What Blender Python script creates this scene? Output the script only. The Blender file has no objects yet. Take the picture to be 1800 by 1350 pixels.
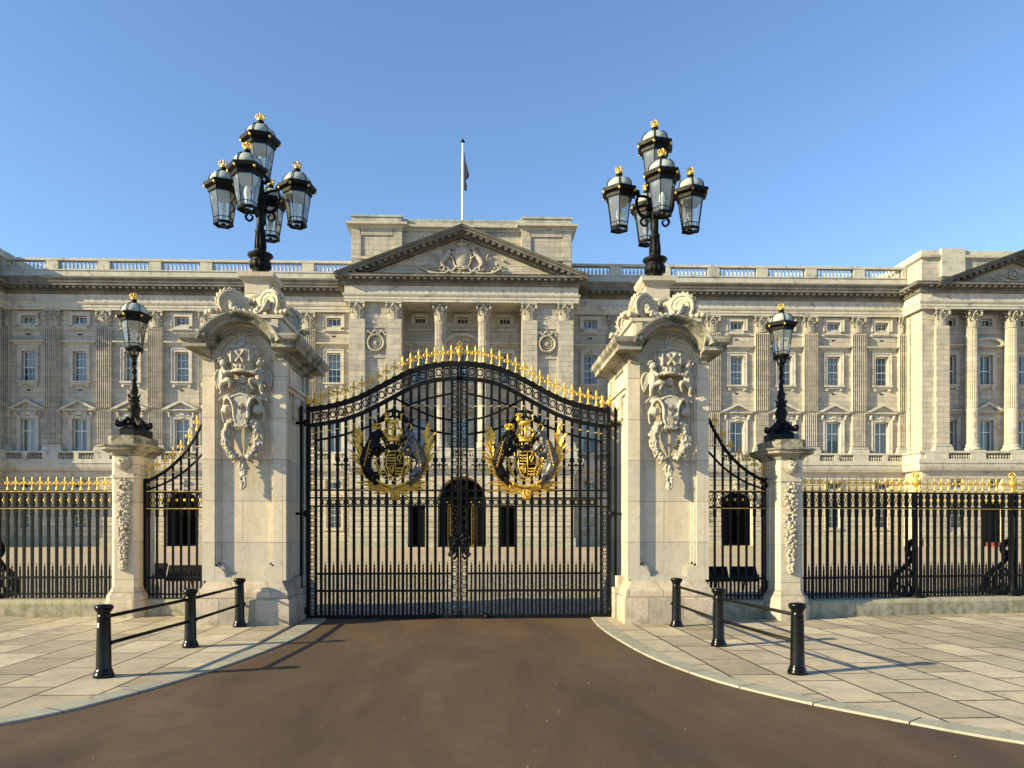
import bpy, bmesh, math, random
from mathutils import Vector, Matrix, Quaternion
R = math.radians
sc = bpy.context.scene
COL = sc.collection

# ------------------------------------------------------------ camera, world, sun, exposure
SUN_AZ = 17.5      # light runs towards +X, turned this many degrees towards +Y
SUN_EL = 22.0
cd = bpy.data.cameras.new('camera'); cam = bpy.data.objects.new('camera', cd); COL.objects.link(cam)
cam.location = (0, 0, 1.8); cam.rotation_euler = (R(90), 0, R(-1.8))
cd.sensor_width = 36; cd.lens = 26.0; cd.shift_x = 24/1800; cd.shift_y = 247/1800
cd.clip_start = 0.1; cd.clip_end = 5000
sc.camera = cam
w = bpy.data.worlds.new('World'); sc.world = w; w.use_nodes = True
nt = w.node_tree; bg = nt.nodes['Background']
sky = nt.nodes.new('ShaderNodeTexSky'); sky.sky_type = 'NISHITA'; sky.sun_disc = False
sky.sun_elevation = R(SUN_EL); sky.sun_rotation = R(270-SUN_AZ)
sky.altitude = 0; sky.air_density = 1.0; sky.dust_density = 0.15; sky.ozone_density = 4.0
nt.links.new(sky.outputs[0], bg.inputs[0]); bg.inputs[1].default_value = 0.12
sd = bpy.data.lights.new('sun', 'SUN'); sun = bpy.data.objects.new('sun', sd); COL.objects.link(sun)
sd.energy = 5.0; sd.angle = R(0.5); sd.color = (1.0, 0.862, 0.50)
a_, e_ = R(SUN_AZ), R(SUN_EL)
sun.rotation_euler = Vector((math.cos(a_)*math.cos(e_), math.sin(a_)*math.cos(e_), -math.sin(e_))).to_track_quat('-Z', 'Y').to_euler()
sun.location = (-30, -10, 30)
sc.view_settings.view_transform = 'Standard'; sc.view_settings.look = 'None'
sc.view_settings.exposure = 1.1; sc.view_settings.gamma = 1
sc.render.engine = 'CYCLES'
sc.cycles.max_bounces = 6; sc.cycles.diffuse_bounces = 3; sc.cycles.glossy_bounces = 3; sc.cycles.transparent_max_bounces = 12

# ------------------------------------------------------------ materials
def newmat(name):
    m = bpy.data.materials.new(name); m.use_nodes = True
    return m, m.node_tree, m.node_tree.nodes['Principled BSDF']
def N(nt, t, **kw):
    n = nt.nodes.new(t)
    for k, v in kw.items(): setattr(n, k, v)
    return n
def mixc(nt, fac, a, b, mode='MIX'):
    n = N(nt, 'ShaderNodeMix', data_type='RGBA', blend_type=mode)
    for s, v in ((0, fac), (6, a), (7, b)):
        if isinstance(v, (int, float)): n.inputs[s].default_value = v
        elif isinstance(v, tuple): n.inputs[s].default_value = (*v, 1)
        else: nt.links.new(v, n.inputs[s])
    return n.outputs[2]
def ramp(nt, src, p0, p1, c0=(0, 0, 0), c1=(1, 1, 1)):
    n = N(nt, 'ShaderNodeValToRGB'); e = n.color_ramp.elements
    e[0].position = p0; e[1].position = p1; e[0].color = (*c0, 1); e[1].color = (*c1, 1)
    nt.links.new(src, n.inputs[0]); return n.outputs[0]
def noise(nt, vec, scale, detail=6, rough=.6, dist=0):
    n = N(nt, 'ShaderNodeTexNoise'); n.inputs['Scale'].default_value = scale; n.inputs['Detail'].default_value = detail
    n.inputs['Roughness'].default_value = rough; n.inputs['Distortion'].default_value = dist
    nt.links.new(vec, n.inputs['Vector']); return n.outputs['Fac']
def stone(name, base, var=.12, block=None, moss=(.10, .115, .075), mossamt=.7, rough=.85, bump=.3, stain=(.55, .50, .43), fine=28, streak=.0, low=None, grime=None):
    m, nt, b = newmat(name)
    L = nt.links.new
    tc = N(nt, 'ShaderNodeTexCoord'); ob = tc.outputs['Object']
    col = base
    n1 = noise(nt, ob, .9, 8, .65); n2 = noise(nt, ob, 7, 6, .6); n3 = noise(nt, ob, fine, 5, .6)
    c = mixc(nt, ramp(nt, n1, .35, .7), tuple(x*(1-var) for x in base), tuple(min(1, x*(1+var)) for x in base))
    c = mixc(nt, ramp(nt, n2, .5, .85, (0,0,0), (.55,.55,.55)), c, mixc(nt, 1.0, c, stain, 'MULTIPLY'))
    hgt = None
    if block:
        sx = N(nt, 'ShaderNodeSeparateXYZ'); L(ob, sx.inputs[0])
        ad = N(nt, 'ShaderNodeMath', operation='ADD'); L(sx.outputs[0], ad.inputs[0]); L(sx.outputs[1], ad.inputs[1])
        cb = N(nt, 'ShaderNodeCombineXYZ'); L(ad.outputs[0], cb.inputs[0]); L(sx.outputs[2], cb.inputs[1])
        br = N(nt, 'ShaderNodeTexBrick'); L(cb.outputs[0], br.inputs['Vector'])
        br.inputs['Scale'].default_value = 1; br.inputs['Mortar Size'].default_value = block[2]; br.inputs['Mortar Smooth'].default_value = .3
        br.inputs['Brick Width'].default_value = block[0]; br.inputs['Row Height'].default_value = block[1]
        br.inputs['Color1'].default_value = (.80, .80, .80, 1); br.inputs['Color2'].default_value = (1.08, 1.02, .95, 1); br.inputs['Mortar'].default_value = (.48, .44, .39, 1)
        c = mixc(nt, 1.0, c, br.outputs['Color'], 'MULTIPLY')
        hgt = br.outputs['Fac']
    if streak:
        mp = N(nt, 'ShaderNodeMapping'); mp.inputs['Scale'].default_value = (3.5, 3.5, .25); L(ob, mp.inputs[0])
        s = noise(nt, mp.outputs[0], 1.0, 7, .65)
        c = mixc(nt, ramp(nt, s, .5, .75, (0, 0, 0), (streak,)*3), c, mixc(nt, 1.0, c, (.45, .44, .40), 'MULTIPLY'))
    if grime:   # dark lichen patches
        g = noise(nt, ob, grime[0], 7, .7, .4); c = mixc(nt, ramp(nt, g, grime[1], grime[1]+.14, (0, 0, 0), (.85,)*3), c, grime[2])
    if low:   # damp green band near the foot
        sx2 = N(nt, 'ShaderNodeSeparateXYZ'); L(ob, sx2.inputs[0])
        mr = N(nt, 'ShaderNodeMapRange'); L(sx2.outputs[2], mr.inputs[0]); mr.inputs[1].default_value = low[0]; mr.inputs[2].default_value = low[1]; mr.inputs[3].default_value = 1; mr.inputs[4].default_value = 0
        mu = N(nt, 'ShaderNodeMath', operation='MULTIPLY'); L(mr.outputs[0], mu.inputs[0]); L(ramp(nt, n2, .42, .62), mu.inputs[1])
        c = mixc(nt, mu.outputs[0], c, low[2])
    ge = N(nt, 'ShaderNodeNewGeometry'); sn = N(nt, 'ShaderNodeSeparateXYZ'); L(ge.outputs['True Normal'], sn.inputs[0])
    up = N(nt, 'ShaderNodeMapRange'); L(sn.outputs[2], up.inputs[0]); up.inputs[1].default_value = .2; up.inputs[2].default_value = .8
    mu = N(nt, 'ShaderNodeMath', operation='MULTIPLY'); L(up.outputs[0], mu.inputs[0]); L(ramp(nt, n2, .3, .6), mu.inputs[1])
    mu2 = N(nt, 'ShaderNodeMath', operation='MULTIPLY'); L(mu.outputs[0], mu2.inputs[0]); mu2.inputs[1].default_value = mossamt
    c = mixc(nt, mu2.outputs[0], c, moss)
    c = mixc(nt, .25, c, mixc(nt, 1.0, c, ramp(nt, n3, .3, .7, (.7, .7, .7), (1.15, 1.15, 1.15)), 'MULTIPLY'))
    L(c, b.inputs['Base Color']); b.inputs['Roughness'].default_value = rough
    b.inputs['Specular IOR Level'].default_value = .25
    bp = N(nt, 'ShaderNodeBump'); bp.inputs['Strength'].default_value = bump; bp.inputs['Distance'].default_value = .02
    L(n3, bp.inputs['Height'])
    if hgt is not None:
        bp2 = N(nt, 'ShaderNodeBump', invert=True); bp2.inputs['Strength'].default_value = .5; bp2.inputs['Distance'].default_value = .02
        L(hgt, bp2.inputs['Height']); L(bp.outputs[0], bp2.inputs['Normal']); L(bp2.outputs[0], b.inputs['Normal'])
    else: L(bp.outputs[0], b.inputs['Normal'])
    return m
def simple(name, col, rough=.5, metal=0, nscale=0, namt=.2, bump=0, spec=.5, coat=0):
    m, nt, b = newmat(name)
    b.inputs['Base Color'].default_value = (*col, 1); b.inputs['Roughness'].default_value = rough; b.inputs['Metallic'].default_value = metal
    b.inputs['Specular IOR Level'].default_value = spec; b.inputs['Coat Weight'].default_value = coat; b.inputs['Coat Roughness'].default_value = .15
    if nscale:
        tc = N(nt, 'ShaderNodeTexCoord'); n = noise(nt, tc.outputs['Object'], nscale, 6)
        c = mixc(nt, ramp(nt, n, .35, .65), tuple(x*(1-namt) for x in col), tuple(min(1, x*(1+namt)) for x in col))
        nt.links.new(c, b.inputs['Base Color'])
        nt.links.new(ramp(nt, n, .3, .7, (rough*.8,)*3, (min(1, rough*1.3),)*3), b.inputs['Roughness'])
        if bump:
            bp = N(nt, 'ShaderNodeBump'); bp.inputs['Strength'].default_value = bump; bp.inputs['Distance'].default_value = .01
            nt.links.new(n, bp.inputs['Height']); nt.links.new(bp.outputs[0], b.inputs['Normal'])
    return m
M = {}
M['facade'] = stone('facade_stone', (.48, .445, .385), block=(1.15, .42, .014), streak=.5, mossamt=.55, grime=(.8, .56, (.25, .235, .20)))
M['trim'] = stone('trim_stone', (.51, .475, .405), streak=.5, mossamt=.85, bump=.2, grime=(1.3, .54, (.20, .19, .16)))
M['dark_trim'] = stone('shaded_weathered_cornice_stone', (.165, .155, .135), streak=.6, mossamt=.85, bump=.3, var=.3)  # weathered stone, with the near-black cornice shade also put into its colour
M['rustic'] = stone('rusticated_stone', (.53, .475, .375), block=(1.3, .44, .01), streak=.3, low=(.25, 1.0, (.22, .25, .16)))
M['pillar'] = stone('pier_stone', (.60, .535, .435), var=.09, block=(1.9, .74, .006), streak=.4, grime=(.9, .54, (.52, .43, .28)), mossamt=.85, low=(.0, .55, (.27, .26, .19)), bump=.25)
M['pillar_block'] = stone('pier_plinth_stone', (.50, .435, .365), var=.14, block=(.62, .5, .008), streak=.3, mossamt=.5, low=(.0, .35, (.25, .23, .17)), bump=.5)
M['carved'] = stone('carved_stone', (.42, .38, .315), var=.22, mossamt=.35, bump=.25, streak=.4, grime=(7, .54, (.20, .18, .145)))
M['carved_far'] = stone('weathered_carved_stone', (.36, .33, .27), var=.25, mossamt=.6, bump=.2, streak=.5, grime=(3, .55, (.16, .15, .12)))
M['roofstone'] = stone('lichen_roof_stone', (.42, .41, .34), var=.3, moss=(.20, .22, .15), mossamt=.8, streak=.6, bump=.4, grime=(2.0, .55, (.16, .18, .12)))
M['capstone'] = stone('mossy_cap_stone', (.36, .33, .265), var=.3, moss=(.06, .065, .04), mossamt=.9, streak=.7, bump=.4, grime=(2.6, .47, (.04, .045, .026)))
M['wall_low'] = stone('mossy_kerb_wall_stone', (.42, .38, .29), var=.2, block=(1.7, .8, .008), moss=(.26, .26, .17), mossamt=.5, streak=.8, low=(.0, .5, (.15, .16, .08)), bump=.4)
M['iron'] = simple('black_painted_iron', (.004, .004, .0045), .5, 0, 9, .5, .15, spec=.16)
M['bollard'] = simple('glossy_black_paint', (.003, .003, .0035), .2, 0, 9, .5, .1, spec=.25)
M['iron_dark'] = simple('black_wrought_iron', (.004, .004, .0045), .45, 0, 14, .5, .2, spec=.2)
M['gold'] = simple('gilding', (.74, .46, .075), .38, .6, 22, .25, .2)
M['silver'] = simple('silvered_iron', (.09, .092, .10), .4, .5, 18, .6, .2)
M['white_paint'] = simple('white_painted_wood', (.72, .72, .70), .5, 0, 12, .06)
M['pole_white'] = simple('white_flagpole_paint', (.62, .62, .58), .4, 0, 12, .06)
M['curtain'] = simple('net_curtain', (.50, .50, .48), .9, 0, 5, .15)
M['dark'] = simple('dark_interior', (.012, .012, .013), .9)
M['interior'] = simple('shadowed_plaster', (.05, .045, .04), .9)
M['dome'] = simple('opal_lantern_dome', (.33, .37, .34), .5, 0, 6, .15, spec=.3)
M['flag'] = simple('flag_cloth', (.03, .03, .05), .8)
M['panel_black'] = simple('black_panel', (.006, .006, .007), .6, spec=.1)
M['sticker'] = simple('white_sticker', (.8, .8, .78), .5)
M['red'] = simple('dark_red_cloth', (.16, .02, .025), .8)
M['lampwhite'] = simple('lamp_reflector', (.7, .7, .68), .5)
def glassmat(name, tint, base, ior=1.5, rough=.03, haze=0):
    m = bpy.data.materials.new(name); m.use_nodes = True; nt = m.node_tree; nt.nodes.clear()
    out = N(nt, 'ShaderNodeOutputMaterial'); mx = N(nt, 'ShaderNodeMixShader'); tr = N(nt, 'ShaderNodeBsdfTransparent'); gl = N(nt, 'ShaderNodeBsdfGlossy')
    tr.inputs[0].default_value = (*tint, 1); gl.inputs['Roughness'].default_value = rough
    lw = N(nt, 'ShaderNodeFresnel'); lw.inputs[0].default_value = ior
    mr = N(nt, 'ShaderNodeMapRange'); mr.inputs[3].default_value = base; nt.links.new(lw.outputs[0], mr.inputs[0])
    src = tr.outputs[0]
    if haze:
        df = N(nt, 'ShaderNodeBsdfDiffuse'); df.inputs[0].default_value = (.8, .82, .8, 1); m2 = N(nt, 'ShaderNodeMixShader'); m2.inputs[0].default_value = haze
        nt.links.new(tr.outputs[0], m2.inputs[1]); nt.links.new(df.outputs[0], m2.inputs[2]); src = m2.outputs[0]
    nt.links.new(mr.outputs[0], mx.inputs[0]); nt.links.new(src, mx.inputs[1]); nt.links.new(gl.outputs[0], mx.inputs[2]); nt.links.new(mx.outputs[0], out.inputs[0])
    return m
M['pane'] = glassmat('window_glass', (.74, .77, .76), .05)
M['lglass'] = glassmat('lantern_glass', (.90, .93, .91), .06, haze=.08)

# ------------------------------------------------------------ mesh builder
class MB:
    def __init__(s): s.v = []; s.f = []; s.sm = []
    def add(s, vs, fs, smooth=False):
        o = len(s.v); s.v += [tuple(v) for v in vs]
        for f in fs: s.f.append(tuple(i+o for i in f)); s.sm.append(smooth)
        return s
    def box(s, x0, x1, y0, y1, z0, z1):
        return s.add([(x0,y0,z0),(x1,y0,z0),(x1,y1,z0),(x0,y1,z0),(x0,y0,z1),(x1,y0,z1),(x1,y1,z1),(x0,y1,z1)],
                     [(0,3,2,1),(4,5,6,7),(0,1,5,4),(1,2,6,5),(2,3,7,6),(3,0,4,7)])
    def merge(s, o, mat=None):
        vs = o.v if mat is None else [tuple(mat @ Vector(v)) for v in o.v]
        k = len(s.v); s.v += vs
        flip = mat is not None and mat.determinant() < 0
        for f in o.f: s.f.append(tuple(i+k for i in (reversed(f) if flip else f)))
        s.sm += o.sm; return s
    def prism(s, poly, y0, y1):       # polygon in XZ, extruded along Y
        n = len(poly)
        area = sum(poly[i][0]*poly[(i+1)%n][1]-poly[(i+1)%n][0]*poly[i][1] for i in range(n))
        if area < 0: poly = poly[::-1]
        if y0 > y1: y0, y1 = y1, y0
        vs = [(p[0], y0, p[1]) for p in poly]+[(p[0], y1, p[1]) for p in poly]
        fs = [tuple(range(n)), tuple(range(2*n-1, n-1, -1))]+[((i+1)%n, i, n+i, n+(i+1)%n) for i in range(n)]
        return s.add(vs, fs)
    def lathe(s, prof, c=(0,0,0), seg=16, smooth=True, rot=0, sx=1, sy=1):
        vs = []; fs = []
        for r, z in prof:
            for k in range(seg):
                a = 2*math.pi*k/seg+rot; vs.append((c[0]+r*math.cos(a)*sx, c[1]+r*math.sin(a)*sy, c[2]+z))
        for i in range(len(prof)-1):
            for k in range(seg):
                k2 = (k+1) % seg
                if prof[i+1][1] >= prof[i][1]: fs.append((i*seg+k, i*seg+k2, (i+1)*seg+k2, (i+1)*seg+k))
                else: fs.append((i*seg+k, i*seg+k2, (i+1)*seg+k2, (i+1)*seg+k))
        fs.append(tuple(range(seg-1, -1, -1))); o = (len(prof)-1)*seg; fs.append(tuple(o+k for k in range(seg)))
        return s.add(vs, fs, smooth)
    def tube(s, pts, rad, seg=6, smooth=True, closed=False, flat=1.0):
        pts = [Vector(p) for p in pts]; n = len(pts)
        if not isinstance(rad, (list, tuple)): rad = [rad]*n
        if len(rad) == 2 and n > 2: rad = [rad[0]+(rad[1]-rad[0])*i/(n-1) for i in range(n)]
        if 4 <= n <= 9 and not closed:      # round the polyline off (Catmull-Rom)
            P2, R2 = [], []; E = [pts[0]*2-pts[1]]+pts+[pts[-1]*2-pts[-2]]
            for i in range(1, n):
                p0, p1, p2, p3 = E[i-1:i+3]
                for k in range(3):
                    t = k/3; P2.append(.5*((2*p1)+(-p0+p2)*t+(2*p0-5*p1+4*p2-p3)*t*t+(-p0+3*p1-3*p2+p3)*t**3)); R2.append(rad[i-1]+(rad[i]-rad[i-1])*t)
            pts = P2+[pts[-1]]; rad = R2+[rad[-1]]; n = len(pts)
        t0 = (pts[1]-pts[0]).normalized(); ref = Vector((0, 1, 0)) if abs(t0.y) < .9 else Vector((1, 0, 0))
        vs = []
        for i, p in enumerate(pts):
            if closed: t = pts[(i+1) % n]-pts[i-1]
            else: t = pts[min(i+1, n-1)]-pts[max(i-1, 0)]
            t.normalize(); b = t.cross(ref)
            if b.length < 1e-4: b = t.cross(Vector((0, 0, 1)))
            b.normalize(); nn = b.cross(t).normalized(); ref = nn
            for k in range(seg):
                a = 2*math.pi*(k+.5)/seg; vs.append(p+b*math.cos(a)*rad[i]+nn*math.sin(a)*rad[i]*flat)
        fs = []
        for i in range(n if closed else n-1):
            j = (i+1) % n
            for k in range(seg):
                k2 = (k+1) % seg; fs.append((i*seg+k, i*seg+k2, j*seg+k2, j*seg+k))
        if not closed: fs.append(tuple(range(seg-1, -1, -1))); fs.append(tuple((n-1)*seg+k for k in range(seg)))
        return s.add(vs, fs, smooth)
    def ell(s, c, r, seg=8, rings=6, rot=None):
        vs = []; fs = []
        if not isinstance(r, (list, tuple)): r = (r, r, r)
        for i in range(1, rings):
            ph = math.pi*i/rings
            for k in range(seg):
                a = 2*math.pi*k/seg; v = Vector((r[0]*math.sin(ph)*math.cos(a), r[1]*math.sin(ph)*math.sin(a), -r[2]*math.cos(ph)))
                if rot: v = rot @ v
                vs.append((c[0]+v.x, c[1]+v.y, c[2]+v.z))
        for e in (-1, 1):
            v = Vector((0, 0, r[2]*e)); v = rot @ v if rot else v; vs.append((c[0]+v.x, c[1]+v.y, c[2]+v.z))
        nb = (rings-1)*seg
        for i in range(rings-2):
            for k in range(seg): k2 = (k+1) % seg; fs.append((i*seg+k, i*seg+k2, (i+1)*seg+k2, (i+1)*seg+k))
        for k in range(seg): k2 = (k+1) % seg; fs.append((nb, k2, k)); fs.append((nb+1, (rings-2)*seg+k, (rings-2)*seg+k2))
        return s.add(vs, fs, True)
    def blade(s, a, b, wd, th=.01, bend=(0, 0, 0), seg=4, side=None):
        a, b, bend = Vector(a), Vector(b), Vector(bend); d = (b-a)
        sd_ = Vector(side) if side else d.cross(Vector((0, 1, 0)))
        if sd_.length < 1e-5: sd_ = Vector((1, 0, 0))
        sd_.normalize(); up = sd_.cross(d).normalized(); vs = []; fs = []
        for i in range(seg+1):
            t = i/seg; p = a+d*t+bend*(4*t*(1-t)); ww = wd*math.sin(math.pi*min(1, .12+.88*t)**.8)*.5+wd*.03
            vs += [p-sd_*ww, p+up*th, p+sd_*ww, p-up*th]
        for i in range(seg):
            for k in range(4): fs.append((i*4+k, (i+1)*4+k, (i+1)*4+(k+1) % 4, i*4+(k+1) % 4))
        fs.append((0, 1, 2, 3)); o = seg*4; fs.append((o+3, o+2, o+1, o)); return s.add(vs, fs)
    def mold(s, path, prof, closed=False, smooth=False):   # profile (out, z) swept along XY path, out = right-hand side of travel
        n = len(path); P_ = [Vector(p) for p in path]; ms = []
        for i in range(n):
            segs = []
            if closed or i > 0: d = (P_[i]-P_[i-1]).normalized(); segs.append(Vector((d.y, -d.x)))
            if closed or i < n-1: d = (P_[(i+1) % n]-P_[i]).normalized(); segs.append(Vector((d.y, -d.x)))
            if len(segs) == 1: ms.append(segs[0])
            else: ms.append((segs[0]+segs[1])/(1+segs[0].dot(segs[1])))
        vs = []; m_ = len(prof)
        for i in range(n):
            for o, z in prof: q = P_[i]+ms[i]*o; vs.append((q.x, q.y, z))
        fs = []
        for i in range(n if closed else n-1):
            j = (i+1) % n
            for k in range(m_-1): fs.append((i*m_+k, j*m_+k, j*m_+k+1, i*m_+k+1))
        if not closed: fs.append(tuple(range(m_))); fs.append(tuple((n-1)*m_+k for k in range(m_-1, -1, -1)))
        return s.add(vs, fs, smooth)
    def mesh(s, name, mat):
        me = bpy.data.meshes.new(name); me.from_pydata(s.v, [], s.f)
        me.polygons.foreach_set('use_smooth', s.sm); me.update()
        if mat: me.materials.append(mat)
        return me
    def build(s, name, mat, parent=None, loc=None, fix=False):
        me = s.mesh(name, mat)
        if fix:
            bm = bmesh.new(); bm.from_mesh(me); bmesh.ops.recalc_face_normals(bm, faces=bm.faces); bm.to_mesh(me); bm.free()
        o = bpy.data.objects.new(name, me); COL.objects.link(o)
        if parent: o.parent = parent
        if loc: o.location = loc
        return o
def inst(name, me, parent=None, loc=(0, 0, 0), rot=None, scale=None):
    o = bpy.data.objects.new(name, me); COL.objects.link(o); o.location = loc
    if rot: o.rotation_euler = rot
    if scale: o.scale = scale
    if parent: o.parent = parent
    return o
def remesh(mb, name, mat, voxel, smooth=True, sm_iter=0):
    me = mb.mesh(name+'_raw', None); o = bpy.data.objects.new(name+'_raw', me); COL.objects.link(o)
    md = o.modifiers.new('r', 'REMESH'); md.mode = 'VOXEL'; md.voxel_size = voxel; md.use_smooth_shade = smooth
    if sm_iter: q = o.modifiers.new('s', 'SMOOTH'); q.iterations = sm_iter; q.factor = .5
    dg = bpy.context.evaluated_depsgraph_get(); dg.update()
    res = bpy.data.meshes.new_from_object(o.evaluated_get(dg)); bpy.data.objects.remove(o); bpy.data.meshes.remove(me)
    res.name = name; res.materials.clear(); res.materials.append(mat)
    return res
def tag(o, label=None, cat=None, group=None, kind=None):
    if label: o['label'] = label
    if cat: o['category'] = cat
    if group: o['group'] = group
    if kind: o['kind'] = kind
    return o
def thing(name, label, cat, loc=(0, 0, 0), group=None, rz=0):
    o = bpy.data.objects.new(name, None); COL.objects.link(o); o.location = loc; o.rotation_euler = (0, 0, rz); o.empty_display_size = .2
    return tag(o, label, cat, group)
def arc(cx, cz, r, a0, a1, n, y=0):
    return [(cx+r*math.cos(R(a0+(a1-a0)*i/n)), y, cz+r*math.sin(R(a0+(a1-a0)*i/n))) for i in range(n+1)]
def T(x, y, z, rz=0, s=1): return Matrix.Translation((x, y, z)) @ Matrix.Rotation(rz, 4, 'Z') @ Matrix.Diagonal((s, s, s, 1))
rnd = random.Random(7)

# ------------------------------------------------------------ shared ornaments
def crown_mb(r=.1, h=.2, wire=.012):
    m = MB(); s = 16
    m.lathe([(r*.86, 0), (r*.95, .01*h/.2), (r*.98, h*.05), (r*.9, h*.09), (r*.93, h*.2), (r*1.02, h*.24), (r*1.0, h*.3), (r*.85, h*.3)], seg=s)
    for k in range(8):
        a = 2*math.pi*k/8; c, q = math.cos(a), math.sin(a)
        m.ell((c*r*.98, q*r*.98, h*.38), (r*.16, r*.16, h*.12), 6, 4)
        if k % 2 == 0:
            pts = [(c*x*r, q*x*r, z*h) for x, z in ((.98, .3), (1.12, .5), (1.02, .68), (.7, .8), (.35, .76), (0, .7))]
            m.tube(pts, wire, 5)
            for x, z in ((1.12, .5), (1.0, .68), (.7, .8)): m.ell((c*x*r, q*x*r, z*h), wire*1.6, 5, 4)
    m.ell((0, 0, h*.78), r*.2, 8, 6)
    m.box(-r*.06, r*.06, -r*.06, r*.06, h*.85, h*1.05); m.box(-r*.16, r*.16, -r*.05, r*.05, h*.92, h*.98)
    return m
def ring(m, c, r, t, seg=12, ts=4, sz=1.0):
    return m.tube([(c[0]+r*math.cos(2*math.pi*i/seg), c[1], c[2]+r*sz*math.sin(2*math.pi*i/seg)) for i in range(seg)], t, ts, closed=True)
def finial_mb(h=.33):     # gilt fleur spear: bell foot, collar, spear and two side curls
    m = MB(); k = h/.33
    m.lathe([(.03*k, 0), (.034*k, .012*k), (.025*k, .04*k), (.011*k, .09*k), (.012*k, .13*k), (.018*k, .14*k), (.010*k, .155*k)], seg=8)
    m.lathe([(.006*k, .15*k), (.019*k, .2*k), (.023*k, .235*k), (.012*k, .29*k), (.001, .335*k)], seg=6, sy=.7)
    for s in (-1, 1):
        m.tube([(0, 0, .12*k), (s*.022*k, 0, .175*k), (s*.048*k, 0, .19*k), (s*.068*k, 0, .165*k), (s*.06*k, 0, .14*k)], [.009*k, .014*k, .013*k, .012*k, .008*k], 5)
        m.ell((s*.052*k, 0, .145*k), .012*k, 6, 4)
    return m
FIN = finial_mb().mesh('finial', M['gold'])
FIN_S = finial_mb(.28).mesh('finial', M['gold'])
def dogspear(m, x, z, h=.13):
    m.lathe([(.010, 0), (.012, h*.2), (.022, h*.32), (.020, h*.42), (.008, h*.5), (.010, h*.6), (.001, h)], (x, 0, z), 6)
def capital_mb(r=.5, h=1.35, square=False):
    m = MB()
    m.lathe([(r*.92, 0), (r*1.0, .02), (r*1.0, .08), (r*.86, .1), (r*.84, h*.5), (r*1.0, h*.8), (r*1.15, h*.88)], seg=12)
    def leaf(a, rr, z0, hh, wd, curl):
        c, q = math.cos(a), math.sin(a); vs = []; fs = []
        for i, (o, z, ww) in enumerate(((0, 0, .8), (.05, .35, 1), (.08, .7, .9), (.2*curl, .95, .65), (.36*curl, .98, .45), (.4*curl, .82, .3))):
            rad = rr+o*r*1.3; 
            for t in (-1, 0, 1): 
                rr2 = rad-(.05*r if t else -.04*r)
                vs.append((c*rr2-q*t*ww*wd, q*rr2+c*t*ww*wd, z0+z*hh))
        for i in range(5):
            for k in range(2): fs.append((i*3+k, i*3+k+1, (i+1)*3+k+1, (i+1)*3+k))
        m.add(vs, fs)
    for k in range(8):
        leaf(2*math.pi*k/8, r*.88, .1, h*.36, r*.28, 1); leaf(2*math.pi*(k+.5)/8, r*.88, .1, h*.62, r*.28, 1.1)
    for k in range(4):
        a = math.pi/4+math.pi/2*k; c, q = math.cos(a), math.sin(a)
        m.tube([(c*r*x, q*r*x, z*h) for x, z in ((.9, .5), (1.1, .72), (1.42, .84), (1.5, .74), (1.38, .68), (1.32, .76))], [.05, .07, .09, .08, .06, .04], 6)
        b = math.pi/2*k; c, q = math.cos(b), math.sin(b)
        m.ell((c*r*1.15, q*r*1.15, h*.9), r*.2, 6, 4)
        for s in (-1, 1): m.ell((c*r*1.02-q*s*r*.3, q*r*1.02+c*s*r*.3, h*.74), r*.16, 6, 4)
    p = []; 
    for k in range(4):
        a = math.pi/4+math.pi/2*k; p.append((r*1.62*math.cos(a-.07), r*1.62*math.sin(a-.07))); p.append((r*1.62*math.cos(a+.07), r*1.62*math.sin(a+.07)))
        b = a+math.pi/4; p.append((r*1.0*math.cos(b), r*1.0*math.sin(b)))
    n = len(p); m.add([(x, y, h*.9) for x, y in p]+[(x, y, h) for x, y in p], [tuple(range(n-1, -1, -1)), tuple(range(n, 2*n))]+[(i, (i+1) % n, n+(i+1) % n, n+i) for i in range(n)])
    return m
BAL = [(.075, 0), (.085, .05), (.05, .1), (.09, .22), (.095, .3), (.05, .5), (.045, .6), (.075, .66), (.08, .73)]
def balusters(m, x0, x1, y, z0, h, n):
    for i in range(n):
        x = x0+(x1-x0)*(i+.5)/n; m.lathe([(r, z*h/.73) for r, z in BAL], (x, y, z0), 8)
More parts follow.
